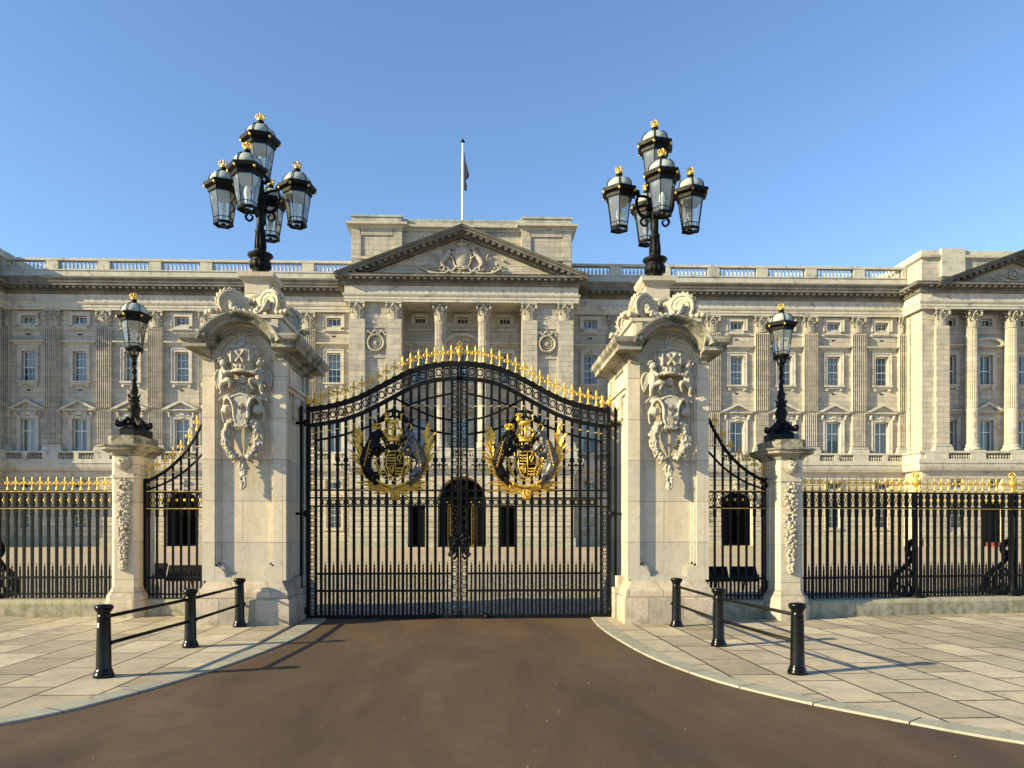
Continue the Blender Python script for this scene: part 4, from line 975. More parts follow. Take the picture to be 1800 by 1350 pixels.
    m.ell((0, -.13, Z(806)), (.05, .05, .045), 8, 6)
    m.tube([(0, -.1, Z(810)), (.015, -.1, Z(830)), (-.01, -.09, Z(850))], [.035, .04, .03], 8)
    for k in range(30): zz = 826+k*1.15; w_ = .05*(1 if k < 22 else (30-k)/8+.3); m.ell((rr.uniform(-w_, w_), -.09-rr.random()*.04, Z(zz)), (.028, .028, .035), 6, 4)
    for k in range(5): m.blade((0, -.09, Z(846)), (-.07+.035*k, -.08, Z(862-abs(k-2)*2)), .035, .02)
    out.append(('tassel', m, .0085))
    return out
RELIEF = [(n, remesh(m, n, M['carved'], v*.8, True, 0)) for n, m, v in carved_relief(None)]
def letter(m, ch, x, z, h=.075, w_=.055, y=-.247, r=.010):
    P_ = lambda a, b: (x+a*w_, y, z+b*h)
    L_ = {'G': [[(.9, .8), (.5, 1), (.1, .75), (.1, .25), (.5, 0), (.9, .2), (.9, .45), (.6, .45)]], 'R': [[(.1, 0), (.1, 1), (.7, 1), (.85, .75), (.7, .5), (.1, .5)], [(.5, .5), (.9, 0)]],
          'V': [[(0, 1), (.5, 0), (1, 1)]], 'A': [[(0, 0), (.5, 1), (1, 0)], [(.2, .4), (.8, .4)]], 'I': [[(.5, 0), (.5, 1)]], 'E': [[(.9, 1), (.1, 1), (.1, 0), (.9, 0)], [(.1, .5), (.7, .5)]]}[ch]
    for s in L_: m.tube([P_(*p) for p in s], r, 4)
M['letter'] = simple('dark_incised_stone', (.16, .14, .12), .9)
CORN = [(0, 4.72), (.03, 4.72), (.03, 4.78), (.10, 4.82), (.12, 4.86), (.28, 4.89), (.30, 4.90), (.30, 4.98), (.36, 5.03), (.38, 5.09), (.38, 5.12), (.0, 5.16)]
def great_pier(loc, label, letters, sgn):
    t = thing('gate_pier', label, 'gate pier', loc, 'tall carved stone gate piers')
    hx, hy = .67, 1.0
    path = [(-hx, -hy), (hx, -hy), (hx, hy), (-hx, hy)]
    # plinth in stepped courses
    m = MB(); m.mold(path, [(.16, -.1), (.16, .46), (.145, .475), (.125, .485), (.125, .60), (.11, .62), (.06, .68), (.03, .74), (.0, .78)], True)
    for q in (-1, 1): m.box(q*(hx)+(-.2 if q < 0 else 0), q*hx+(0 if q < 0 else .2), -.45, .45, -.1, .6); m.box(*sorted((q*hx, q*(hx+.13))), -.38, .38, .6, .82)
    m.build('plinth', M['pillar_block'], t)
    # shaft: sunk front and back panels with notched lower corners and stepped margins
    m = MB(); m.box(-hx, hx, -hy+.10, hy-.10, .7, 5.1)
    for sy in (-1, 1):
        yy = sy*(hy-.10); yf = sy*hy
        for s in (-1, 1):
            m.box(*sorted((s*.52, s*hx)), *sorted((yy, yf)), .76, 4.74)
            for k, (xa, d) in enumerate(((.475, .066), (.435, .033))): m.box(*sorted((s*xa, s*(xa+.05))), *sorted((yy, yy+sy*d)), .95-.02*k, 4.70)
            for rr_, d in ((.20, .098), (.235, .066), (.27, .033)):
                pts = [(s*.53, .86)]+[(s*(.53-rr_*math.cos(a)), .86+rr_*math.sin(a)) for a in [R(90*i/10) for i in range(11)]]
                m.prism(pts, yy, yy+sy*d)
        m.box(-.53, .53, *sorted((yy, yf-.001*sy)), .76, .86)
        m.box(-.53, .53, *sorted((yy, yy+sy*.06)), .86, .89); m.box(-.5, .5, *sorted((yy, yy+sy*.03)), .89, .92)
        # rounded head of the panel
        for r0, r1, d in ((.535, .60, .098), (.49, .535, .066), (.45, .49, .033)):
            P_ = arc(0, 4.74, r0, 0, 180, 20); Q_ = arc(0, 4.74, r1, 0, 180, 20)
            for i in range(20):
                m.prism([(P_[i][0], P_[i][2]), (Q_[i][0], Q_[i][2]), (Q_[i+1][0], Q_[i+1][2]), (P_[i+1][0], P_[i+1][2])], yy, yy+sy*d)
        m.prism([(p[0], p[2]) for p in arc(0, 4.72, .60, 0, 180, 20)], yy-sy*.02, yy+sy*.004)
    # side faces: pilaster margins, string and consoles
    for s in (-1, 1):
        for ya, yb in ((-1.0, -.80), (.80, 1.0), (-.62, -.5), (.5, .62)): m.box(*sorted((s*hx, s*(hx+(.07 if abs(ya) > .7 or abs(yb) > .7 else .045)))), ya+.002, yb-.002, .8, 4.72)
        m.box(*sorted((s*hx, s*(hx+.13))), -.9, .9, 4.28, 4.34); m.box(*sorted((s*hx, s*(hx+.09))), -.85, .85, 4.2, 4.28)
        for q in (-.35, .35):
            m.box(*sorted((s*hx, s*(hx+.1))), q-.11, q+.11, 3.8, 4.2); m.ell((s*(hx+.08), q, 4.08), (.1, .12, .12), 10, 8); m.ell((s*(hx+.06), q, 3.82), (.07, .09, .07), 8, 6)
    m.build('shaft', M['pillar'], t)
    # cornice, breaking into an arch on both faces
    m = MB()
    m.mold([(.56, -hy), (hx, -hy), (hx, hy), (.56, hy)], CORN); m.mold([(-.56, hy), (-hx, hy), (-hx, -hy), (-.56, -hy)], CORN)
    for sy in (-1, 1):
        AP = [(0, .53), (.03, .53), (.03, .56), (.10, .58), (.13, .61), (.27, .62), (.30, .63), (.30, .68), (.36, .71), (.39, .75), (.39, .78), (-.25, .80)]
        n = 30; vs = []; fs = []; k_ = len(AP)
        for i in range(n+1):
            a = R(22+136*i/n)
            for o, r in AP: vs.append((r*math.cos(a), sy*(hy+o), 4.72+r*math.sin(a)))
        for i in range(n):
            for k in range(k_-1): fs.append((i*k_+k, (i+1)*k_+k, (i+1)*k_+k+1, i*k_+k+1))
        fs.append(tuple(range(k_))); fs.append(tuple(n*k_+k for k in range(k_)))
        m.add(vs, fs, False)
    m.build('cornice', M['capstone'], t, fix=True)
    # attic block
    m = MB(); m.box(-.6, .6, -.82, .82, 5.1, 5.56); m.mold([(-.6, -.82), (.6, -.82), (.6, .82), (-.6, .82)], [(0, 5.5), (.05, 5.52), (.05, 5.58), (0, 5.585), (-.6, 5.59)], True)
    for s in (-1, 1): m.box(s*.5-.06, s*.5+.06, -.86, .86, 5.12, 5.5)
    m.build('attic_block', M['pillar'], t)
    # four scrolled consoles on the diagonals
    for sx in (-1, 1):
        for sy in (-1, 1):
            m = MB(); rad = []; n = 40
            pl = []
            for th, r0 in ((0, 0),): pass
            def disc(y0, y1, R0):
                nonlocal m
                m.prism([(R0*math.cos(2*math.pi*i/28), R0*math.sin(2*math.pi*i/28)) for i in range(28)], y0, y1)
            disc(-.085, .085, .25)
            m.prism([(-.30, -.23), (.10, -.23), (.2, -.1), (.0, .2), (-.30, .12)], -.095, .095)
            m.tube([(.30, 0, -.2), (.2, 0, -.24), (.05, 0, -.24)], [.05, .07, .05], 6)
            for k in range(5): m.ell((.2+.05*k, (-.07, .07)[k % 2], -.2), (.06, .06, .05), 6, 5)
            for yy in (-.09, .09):
                sp = [(.24*(1-.8*i/n)*math.cos(-R(60)+i*.36), yy, .24*(1-.8*i/n)*math.sin(-R(60)+i*.36)) for i in range(n)]
                m.tube(sp, [.026, .014], 6); m.ell((0, yy, 0), .05, 8, 6)
            for k in range(12): a = R(-70+k*18); m.ell((.25*math.cos(a), (-.04, .04)[k % 2], .25*math.sin(a)), (.028, .04, .028), 6, 4); m.blade((.25*math.cos(a), 0, .25*math.sin(a)), (.30*math.cos(a+.25), 0, .30*math.sin(a+.25)), .09, .02, side=(0, 1, 0))
            ang = math.atan2(sy*.45, sx*.9)
            mm = MB().merge(m, Matrix.Translation((sx*.37, sy*.56, 5.86)) @ Matrix.Rotation(ang, 4, 'Z'))
            mm.build('scroll_console', M['pillar'], t)
    # fruit swags between the scrolls
    for sy in (-1, 1):
        m = MB(); rr = random.Random(13)
        for k in range(30):
            u = k/29*2-1; z = 5.82-.2*(1-u*u); 
            for j in range(4): r_ = rr.uniform(.022, .05); m.ell((u*.34, sy*(.68+.07*rr.random()), z+rr.uniform(-.06, .06)), (r_,)*3, 6, 5)
            m.blade((u*.34, sy*.72, z), (u*.34+rr.uniform(-.07, .07), sy*.78, z+rr.uniform(-.10, .08)), .05, .015)
        inst('fruit_swag', remesh(m, 'fruit_swag', M['carved'], .010), t)
    m = MB(); m.box(-.33, .33, -.55, .55, 5.56, 5.66); m.lathe([(.30, 5.64), (.20, 5.72), (.22, 5.82), (.30, 5.9), (.34, 6.0), (.36, 6.06), (.36, 6.1), (.3, 6.12)], seg=28)
    for k in range(20): a = 2*math.pi*k/20; m.ell((.33*math.cos(a), .33*math.sin(a), 5.97), (.035, .035, .09), 6, 5)
    m.mold([(-.23, -.23), (.23, -.23), (.23, .23), (-.23, .23)], [(.06, 6.1), (0, 6.16), (0, 6.36), (.02, 6.37), (.05, 6.4), (.10, 6.45), (.11, 6.53), (-.23, 6.54)], True)
    m.build('pedestal', M['pillar'], t)
    # carved trophy on the front
    par = None
    cart = None
    for n, me in RELIEF:
        o = inst(n, me, t, (-.0, -hy+.07, .0), scale=(.90, 1.2, 1))
        if n == 'cartouche': cart = o
    m = MB()
    for ch, x, z in letters: letter(m, ch, x, z)
    m.build('inscription', M['letter'], cart)
    return t
ZL = lambda py: 1.8+(922-py)*.0102
great_pier((-4.11, 14.3, 0), 'tall stone gate pier with arched cap left of the iron gates, cartouche lettered GR V', [('G', -.10, ZL(723)), ('R', .02, ZL(723)), ('V', -.02, ZL(742))], -1)
great_pier((3.5, 14.3, 0), 'tall stone gate pier with arched cap right of the iron gates, sunlit inner side', [('A', -.09, ZL(722)), ('R', .0, ZL(722)), ('I', -.08, ZL(736)), ('E', -.01, ZL(736)), ('I', -.08, ZL(748)), ('I', .0, ZL(748))], 1)

# ============================================================ LANTERNS
def hexlathe(m, prof, c=(0, 0, 0), rot=0): return m.lathe(prof, c, 6, False, rot)
def lantern_parts():          # origin at the foot of the lantern, height ~1.3
    fr = MB(); H = .62; z0 = .10; rb, rt = .185, .285
    for zq, rq in ((.095, .195), (.07, .20)): fr.tube([(rq*math.cos(2*math.pi*k/6), rq*math.sin(2*math.pi*k/6), zq) for k in range(6)], .014, 4, closed=True)
    fr.lathe([(.05, .06), (.05, .085)], seg=10)
    for k in range(6): fr.tube([(0, 0, .07), (.19*math.cos(2*math.pi*k/6), .19*math.sin(2*math.pi*k/6), .07)], .006, 4)
    for k in range(6):
        a = 2*math.pi*k/6; c, s = math.cos(a), math.sin(a); fr.tube([(c*rb, s*rb, z0), (c*rt, s*rt, z0+H)], .011, 4)
        a2 = 2*math.pi*(k+1)/6
        for z in (z0+.09, z0+.015): 
            q = rb+(rt-rb)*(z-z0)/H; fr.tube([(c*q, s*q, z), (math.cos(a2)*q, math.sin(a2)*q, z)], .009, 4)
        for f in (1/3., 2/3.):    # little uprights of the bottom gallery
            q0 = rb; q1 = rb+(rt-rb)*.09/H; b = (c*(1-f)+math.cos(a2)*f, s*(1-f)+math.sin(a2)*f); fr.tube([(b[0]*q0, b[1]*q0, z0), (b[0]*q1, b[1]*q1, z0+.09)], .006, 4)
    z1 = z0+H
    hexlathe(fr, [(.27, z1-.05), (.31, z1-.04), (.32, z1+.02), (.40, z1+.06), (.41, z1+.13), (.36, z1+.15), (.30, z1+.155), (.24, z1+.155)])
    for k in range(6):        # dome ribs
        a = 2*math.pi*k/6; c, s = math.cos(a), math.sin(a); fr.tube([(c*r, s*r, z1+.14+z) for r, z in ((.30, 0), (.295, .08), (.255, .16), (.18, .215), (.09, .24))], .011, 4)
    fr.lathe([(.10, z1+.37), (.12, z1+.385), (.07, z1+.41), (.06, z1+.45), (.075, z1+.46)], seg=12)
    gl = MB()
    for k in range(6):
        a, a2 = 2*math.pi*k/6, 2*math.pi*(k+1)/6
        gl.add([(math.cos(a)*rb, math.sin(a)*rb, z0), (math.cos(a2)*rb, math.sin(a2)*rb, z0), (math.cos(a2)*rt, math.sin(a2)*rt, z1), (math.cos(a)*rt, math.sin(a)*rt, z1)], [(0, 1, 2, 3)])
    dm = MB(); dm.lathe([(.29, z1+.14), (.288, z1+.2), (.255, z1+.28), (.185, z1+.345), (.10, z1+.378), (.02, z1+.385)], seg=18)
    rf = MB(); rf.lathe([(.02, z1-.05), (.05, z1-.04), (.16, z1-.16), (.24, z1-.02), (.255, z1-.005), (.05, z1)], seg=16); rf.lathe([(.015, z0), (.02, z0+.1), (.05, z0+.14), (.035, z0+.2), (.07, z0+.25), (.06, z0+.36), (.02, z0+.42)], seg=8)
    kn = MB()
    for k in range(6): a = 2*math.pi*k/6; kn.ell((.375*math.cos(a), .375*math.sin(a), z1+.06), (.028, .028, .036), 8, 6)
    cw = MB().merge(crown_mb(.075, .17, .011), T(0, 0, z1+.46))
    return [('frame', fr.mesh('frame', M['iron'])), ('glass', gl.mesh('glass', M['lglass'])), ('dome', dm.mesh('dome', M['dome'])), ('burner', rf.mesh('burner', M['lampwhite'])), ('gilt_knobs', kn.mesh('gilt_knobs', M['gold'])), ('crown', cw.mesh('crown', M['gold']))]
LP = lantern_parts()
def lantern(parent, loc, s=1.0, rz=0):
    fr = inst('lantern', LP[0][1], parent, loc, (0, 0, rz), (s*.93, s*.93, s))
    for n, me in LP[1:]: inst(n, me, fr)
    return fr
def five_lamp(loc, label):
    t = thing('lamp_standard', label, 'street lamp', loc, 'five-lantern lamp standards on the gate piers')
    m = MB(); m.lathe([(.13, 0), (.15, .02), (.13, .05), (.12, .08), (.17, .16), (.2, .24), (.19, .30), (.16, .33), (.19, .36), (.24, .41), (.23, .44), (.1, .47)], seg=24)
    for k in range(14): a = 2*math.pi*k/14; m.ell((.185*math.cos(a), .185*math.sin(a), .23), (.025, .025, .075), 6, 5)
    m.build('urn_base', M['iron'], t)
    m = MB(); m.lathe([(.10, .46), (.115, .52), (.09, .56), (.10, .62), (.085, .80), (.075, .83), (.10, .86), (.10, .9), (.07, .93), (.072, 1.2), (.09, 1.23), (.09, 1.3), (.11, 1.36), (.13, 1.5), (.10, 1.6), (.07, 1.7), (.06, 1.88)], seg=14)
    for k in range(10): a = 2*math.pi*k/10; m.tube([(.1*math.cos(a), .1*math.sin(a), .50), (.105*math.cos(a), .105*math.sin(a), .62), (.08*math.cos(a), .08*math.sin(a), .84)], .014, 4)
    for k in range(8): a = 2*math.pi*k/8; m.ell((.13*math.cos(a), .13*math.sin(a), 1.45), (.035, .035, .09), 6, 5)
    m.build('post', M['iron'], t)
    dirs = [180, 0, -93, 90]
    for d in dirs:
        a = R(d); c, s = math.cos(a), math.sin(a); Lr = .70
        am = MB(); am.tube([(c*x, s*x, z) for x, z in ((.05, 1.32), (.18, 1.25), (.30, 1.32), (.36, 1.5), (.33, 1.68), (.36, 1.76))], [.035, .035, .03, .03, .026, .03], 6)
        am.tube([(c*x, s*x, z) for x, z in ((.05, 1.58), (.2, 1.66), (.34, 1.66))], [.03, .028, .024], 6)
        am.tube([(c*x, s*x, z) for x, z in ((.2, 1.28), (.28, 1.16), (.2, 1.08), (.14, 1.16), (.2, 1.2))], [.028, .026, .022, .02, .012], 6)
        am.ell((c*.34, s*.34, 1.72), (.05, .05, .07), 8, 6)
        am.build('bracket_arm', M['iron'], t)
        lantern(t, (c*Lr, s*Lr, .93), .97, R(20 if d > -50 else 8))
    lantern(t, (0, 0, 1.80), 1.0, R(14))
    return t
five_lamp((-4.11, 14.3, 6.53), 'black five-lantern lamp standard with gilt crowns standing on the left gate pier')
five_lamp((3.5, 14.3, 6.53), 'black five-lantern lamp standard with gilt crowns standing on the right gate pier')

# ============================================================ SMALL PIERS
def carved_drop():
    m = MB(); rr = random.Random(21)
    for k in range(120):
        t = k/119; z = 2.66-1.72*t; w_ = .12*(1-.55*max(0, t-.55)/.45)*(1.0 if (t*4) % 1 > .12 else .55)
        for j in range(2): x = rr.uniform(-w_, w_); r_ = rr.uniform(.018, .036); m.ell((x, -.03-.05*(1-abs(x)/.14)*rr.random(), z+rr.uniform(-.01, .01)), (r_, r_, r_*rr.uniform(.7, 1.2)), 6, 5)
        if k % 2: sg = rr.choice((-1, 1)); m.blade((sg*w_*.5, -.05, z), (sg*(w_+rr.uniform(.0, .04)), -.04, z-rr.uniform(-.03, .08)), .035, .014)
    return m
def lion_mask():
    m = MB(); z = 2.98; m.ell((0, -.03, z), (.095, .09, .1), 12, 10); m.ell((0, -.12, z-.035), (.05, .045, .038), 10, 8); m.ell((0, -.155, z-.012), (.02, .015, .014), 6, 5)
    m.ell((0, -.11, z-.075), (.035, .03, .02), 6, 5)
    for s in (-1, 1):
        m.ell((s*.042, -.112, z+.03), (.022, .018, .012), 6, 5); m.ell((s*.04, -.115, z+.052), (.032, .02, .012), 6, 5); m.ell((s*.03, -.135, z-.045), (.026, .02, .02), 6, 5); m.ell((s*.085, -.05, z+.085), (.025, .02, .028), 6, 5)
    for k in range(22): a = 2*math.pi*k/22; m.blade((.075*math.cos(a), -.06, z+.08*math.sin(a)), (.155*math.cos(a), -.03, z+.15*math.sin(a)), .045, .025)
    return m
DROP = remesh(carved_drop(), 'garland', M['carved'], .0075); LION = remesh(lion_mask(), 'lion_mask', M['carved'], .007)
def small_pier(loc, label, zs=1):
    t = thing('small_pier', label, 'pier', loc, 'small stone lamp piers')
    t.scale = (1, 1, zs); a, b, c = .26, .42, .075
    P8 = [(-a+c, -b), (a-c, -b), (a, -b+c), (a, b-c), (a-c, b), (-a+c, b), (-a, b-c), (-a, -b+c)]
    m = MB(); m.mold(P8, [(.11, -.1), (.11, .32), (.095, .34), (.095, .42), (.08, .45), (.03, .53), (.0, .60)], True); m.build('plinth', M['pillar_block'], t)
    m = MB(); m.mold(P8, [(0, .58), (0, 2.68), (.025, 2.70), (.03, 2.74), (0, 2.77), (0, 3.14)], True)
    for s in (-1, 1): m.box(*sorted((s*(a-.005), s*(a+.03))), -.14, .14, .75, 2.6)
    m.build('shaft', M['pillar'], t)
    m = MB(); m.mold(P8, [(0, 3.12), (.02, 3.13), (.05, 3.18), (.14, 3.22), (.18, 3.24), (.18, 3.28), (.22, 3.31), (.22, 3.335), (.05, 3.36)], True, )
    m.mold(P8, [(.06, 3.355), (.06, 3.5), (.03, 3.52), (-.26, 3.525)], True); m.build('cap', M['capstone'], t)
    inst('garland', DROP, t, (0, -b+.01, 0)); inst('lion_mask', LION, t, (0, -b+.01, 0))
    return t
small_pier((-6.75, 14.86, 0), 'slender stone pier with lion mask and fruit garland on the left side')
small_pier((5.90, 14.08, 0), 'slender stone pier with lion mask and fruit garland on the right side', .965)
def pier_lamp(loc, label, s=1):
    t = thing('pier_lamp', label, 'street lamp', loc, 'single-lantern lamps on the small piers'); t.scale = (s, s, s)
    m = MB(); m.lathe([(.36, 0), (.37, .02), (.37, .13), (.33, .15), (.25, .20), (.2, .27), (.14, .33), (.10, .36)], seg=8, smooth=False, rot=R(22.5)); 
    for k in range(4):
        a = R(45+90*k); c, s = math.cos(a), math.sin(a); m.tube([(c*x, s*x, z) for x, z in ((.1, .42), (.2, .32), (.3, .24), (.36, .27), (.34, .33), (.29, .31))], [.04, .05, .05, .04, .03, .02], 6)
    for k in range(8): a = R(45*k); m.ell((.2*math.cos(a), .2*math.sin(a), .3), (.05, .05, .05), 6, 5)
    m.build('base', M['iron_dark'], t)
    m = MB(); m.lathe([(.10, .34), (.13, .42), (.10, .50), (.12, .56), (.14, .64), (.10, .70), (.08, .74), (.12, .78), (.115, .82), (.06, .86), (.075, .92), (.09, 1.0), (.065, 1.12), (.05, 1.16), (.06, 1.18), (.042, 1.2), (.036, 1.66), (.06, 1.68), (.05, 1.72), (.04, 1.78)], seg=14)
    for k in range(3):
        m.tube([(.043*math.cos(2.1*k+z*11), .043*math.sin(2.1*k+z*11), 1.2+z) for z in [.03*i for i in range(16)]], .011, 4)
    for k in range(6): a = R(60*k); m.blade((.07*math.cos(a), .07*math.sin(a), .74), (.13*math.cos(a), .13*math.sin(a), .6), .06, .02); m.blade((.08*math.cos(a), .08*math.sin(a), .84), (.14*math.cos(a), .14*math.sin(a), .93), .05, .02)
    for k in range(6): a = R(60*k); c, s = math.cos(a), math.sin(a); m.tube([(c*x, s*x, z) for x, z in ((.03, 1.70), (.08, 1.76), (.11, 1.85), (.17, 1.87), (.18, 1.82))], [.02, .018, .016, .014, .01], 5)
    m.build('post', M['iron_dark'], t)
    lantern(t, (0, 0, 1.82), .95, R(20))
    return t
pier_lamp((-6.75, 14.86, 3.52), 'black lamp with one hexagonal lantern and gilt crown on the left small pier', .925)
pier_lamp((5.90, 14.08, 3.40), 'black lamp with one hexagonal lantern and gilt crown on the right small pier', .86)

# ============================================================ THE IRON GATES
GS = .01092
gz = lambda py: 1.8+(922-py)*GS
def interp(tab, x):
    for (a, p), (b, q) in zip(tab, tab[1:]):
        if x <= b: return p+(q-p)*max(0, x-a)/(b-a)
    return tab[-1][1]
TC = [(0, 640), (20, 640.5), (43, 643), (69, 648.5), (98, 660), (127, 675), (154, 690), (180, 702.5), (209, 712), (238, 718.5), (266, 722)]
LC = [(0, 665), (43, 668.5), (65, 674), (87, 683), (114, 698), (143, 714), (176, 730), (209, 741), (256, 749), (266, 750)]
CC = [(14, 764), (43, 759), (69, 752.5), (98, 741), (114, 729), (127, 737), (154, 749.5), (180, 758), (209, 767.5), (251, 775.5)]
def curve(m, tab, y, hw, th, n=48, x0=None, x1=None):      # flat iron bar following a curve
    x0 = tab[0][0] if x0 is None else x0; x1 = tab[-1][0] if x1 is None else x1
    pts = [(x0+(x1-x0)*i/n) for i in range(n+1)]; P_ = [Vector((p*GS, gz(interp(tab, p)))) for p in pts]
    for _ in range(2): P_ = [P_[0]]+[(P_[i-1]+2*P_[i]+P_[i+1])/4 for i in range(1, n)]+[P_[-1]]
    vs = []
    for i in range(n+1):
        d = (P_[min(i+1, n)]-P_[max(i-1, 0)]).normalized(); nn = Vector((-d.y, d.x))
        for s, yy in ((-1, y-th), (1, y-th), (1, y+th), (-1, y+th)): q = P_[i]+nn*s*hw; vs.append((q.x, yy, q.y))
    m.add(vs, [(i*4+k, (i+1)*4+k, (i+1)*4+(k+1) % 4, i*4+(k+1) % 4) for i in range(n) for k in range(4)]+[(0, 1, 2, 3), (n*4+3, n*4+2, n*4+1, n*4)])
BARX = [28+14.2*k for k in range(16)]
def chain(m, d, x0, x1, z0, z1):     # ring-and-cross lattice strip between two uprights
    n = max(1, round((z1-z0)/(abs(x1-x0)*1.45))); h = (z1-z0)/n; xc = (x0+x1)/2; r = min(abs(x1-x0), h)*.33
    for i in range(n):
        zc = z0+h*(i+.5); ring(m, (xc, 0, zc), r, .009, 10, 4); d.ell((xc, 0, zc), r*.28, 6, 4)
        for s in (-1, 1):
            for q in (-1, 1): m.tube([(xc+s*r*.72, 0, zc+q*r*.72), (xc+s*abs(x1-x0)/2, 0, zc+q*h/2)], .011, 4)
def build_leaf(s):       # s=-1 left leaf, +1 right leaf; local x from the meeting line
    B = lambda m, px0, px1, hy, za, zb: m.box(*sorted((s*px0*GS, s*px1*GS)), -hy, hy, za, zb)
    F = MB(); G = MB(); K = MB()
    zb = gz(1086)
    B(F, .6, 4, .03, zb, gz(640)); B(F, 248, 252, .022, zb, gz(748)); B(F, 260.5, 266.5, .035, zb, gz(712)); B(F, 11.5, 15, .02, zb, gz(668))
    B(F, .6, 266, .03, zb, gz(1080))
    for y in (862, 875.5, 890): B(F, 4, 261, .02, gz(y)-.016, gz(y)+.016)
    for y in (1008, 1038): B(F, 14, 250, .02, gz(y)-.02, gz(y)+.02)
    f = MB(); curve(f, TC, 0, .045, .04); curve(f, LC, 0, .038, .03); curve(f, CC, 0, .02, .022)
    curve(f, [(96, 710), (80, 718), (69, 724), (43, 734), (14, 739)][::-1], 0, .018, .02, 16); curve(f, [(14, 692), (43, 698), (65, 704), (92, 714)], 0, .018, .02, 16); curve(f, [(92, 712), (114, 700)], 0, .02, .02, 4); curve(f, [(108, 700), (127, 737)], 0, .02, .02, 6) if False else None
    F.merge(f, Matrix.Diagonal((s, 1, 1, 1)))
    bars = MB()
    for x in BARX:
        top = interp(LC, x); bars.box(s*x*GS-.026, s*x*GS+.026, -.018, .018, zb, gz(top))
    dog = MB()
    for x in [21+14.2*k for k in range(17)]:
        if x > 246: continue
        X_ = s*x*GS; dog.box(X_-.018, X_+.018, -.013, .013, zb, gz(998)); dogspear(dog, X_, gz(1000), .165); dog.ell((X_, 0, gz(1023)), (.02, .02, .028), 6, 4)
    for x in (29, 43, 192, 206):   # leaf-knops by the crest
        x = min(BARX, key=lambda b: abs(b-x)); X_ = s*x*GS; bars.lathe([(.015, -.12), (.04, -.09), (.02, -.03), (.03, 0), (.02, .03), (.045, .08), (.05, .11), (.016, .17)], (X_, 0, gz(818)), 8)
        for q in (-1, 1): bars.tube([(X_, 0, gz(820)), (X_+q*.07, 0, gz(816)), (X_+q*.075, 0, gz(822))], [.02, .018, .008], 5)
    orn = MB(); 
    # circle band under the arch
    x = 8
    while x < 263:
        zt, zl = gz(interp(TC, x))-.03, gz(interp(LC, x))+.03; zc = (zt+zl)/2; hh = (zt-zl)/2
        ring(orn, (s*x*GS, 0, zc), .052, .016, 12, 4, min(1.25, hh/.07))
        if x+7.1 < 262: orn.box(s*(x+7.1)*GS-.012, s*(x+7.1)*GS+.012, -.012, .012, zc-hh, zc+hh)
        for qx in (-1, 1):
            for qz in (-1, 1): orn.tube([(s*x*GS+qx*.042, 0, zc+qz*.05), (s*x*GS+qx*.078, 0, zc+qz*hh*.95)], .009, 4)
        x += 14.2
    orn2, st1, st2 = MB(), MB(), MB(); band = orn; orn = orn2
    for x in [21+14.2*k for k in range(16)]:
        zc = gz(882.7); ring(orn, (s*x*GS, 0, zc), .048, .013, 10, 4); G.ell((s*x*GS, 0, zc), .014, 6, 4)
        for qx in (-1, 1):
            for qz in (-1, 1): orn.tube([(s*x*GS+qx*.036, 0, zc+qz*.036), (s*x*GS+qx*.075, 0, zc+qz*.072)], .008, 4)
    for a, b in ((1080, 1038), (1038, 1008), (1008, 985), (945, 890), (862, 740), (738, 670)): chain(st1, G, s*4*GS, s*13*GS, gz(a), gz(b))
    for a, b in ((1080, 890), (862, 752)): chain(st2, G, s*252*GS, s*260.5*GS, gz(a), gz(b))
    # gilt ties on bars
    for x in BARX+[241+9]:
        zt = (gz(interp(LC, x))+gz(interp(CC, x)))/2; G.box(s*x*GS-.028, s*x*GS+.028, -.02, .02, zt-.008, zt+.008); G.ell((s*x*GS, -.015, zt), .016, 6, 4)
        if 14 < x < 96: z2 = gz(interp([(14, 715), (43, 716), (92, 712)], x)); G.box(s*x*GS-.02, s*x*GS+.02, -.018, .018, z2-.008, z2+.008)
    # lock case
    lk = MB(); lk.box(*sorted((s*.01, s*.19)), -.08, .05, gz(972), gz(944)); 
    rr = random.Random(31)
    for k in range(22): lk.ell((s*rr.uniform(.02, .2), -.09, gz(rr.uniform(944, 974))), rr.uniform(.018, .035), 6, 4)
    lk.tube([(s*.02, -.06, gz(972)), (s*.1, -.08, gz(982)), (s*.19, -.06, gz(976))], [.03, .035, .02], 6); lk.tube([(s*.02, -.06, gz(945)), (s*.1, -.07, gz(938)), (s*.18, -.06, gz(944))], [.03, .03, .02], 6)
    # roller wheel + hinges
    wh = MB(); wh.tube([(s*47*GS, -.06, gz(1083)), (s*47*GS, .04, gz(1083))], .04, 12); wh.tube([(s*47*GS, -.075, gz(1083)), (s*47*GS, -.06, gz(1083))], .02, 8); wh.box(s*47*GS-.05, s*47*GS+.05, -.03, .03, gz(1082), gz(1076))
    hg = MB()
    for y in (745, 903, 1072): hg.tube([(s*266*GS, 0, gz(y)), (s*285*GS, .0, gz(y))], .028, 8); hg.lathe([(.05, -.06), (.055, 0), (.05, .06)], (s*267*GS, 0, gz(y)), 10)
    hg.tube([(s*276*GS, .02, 0.1), (s*276*GS, .02, gz(715))], .028, 8) 
    return F, bars, dog, (band, orn2, st1, st2), G, lk, wh, hg
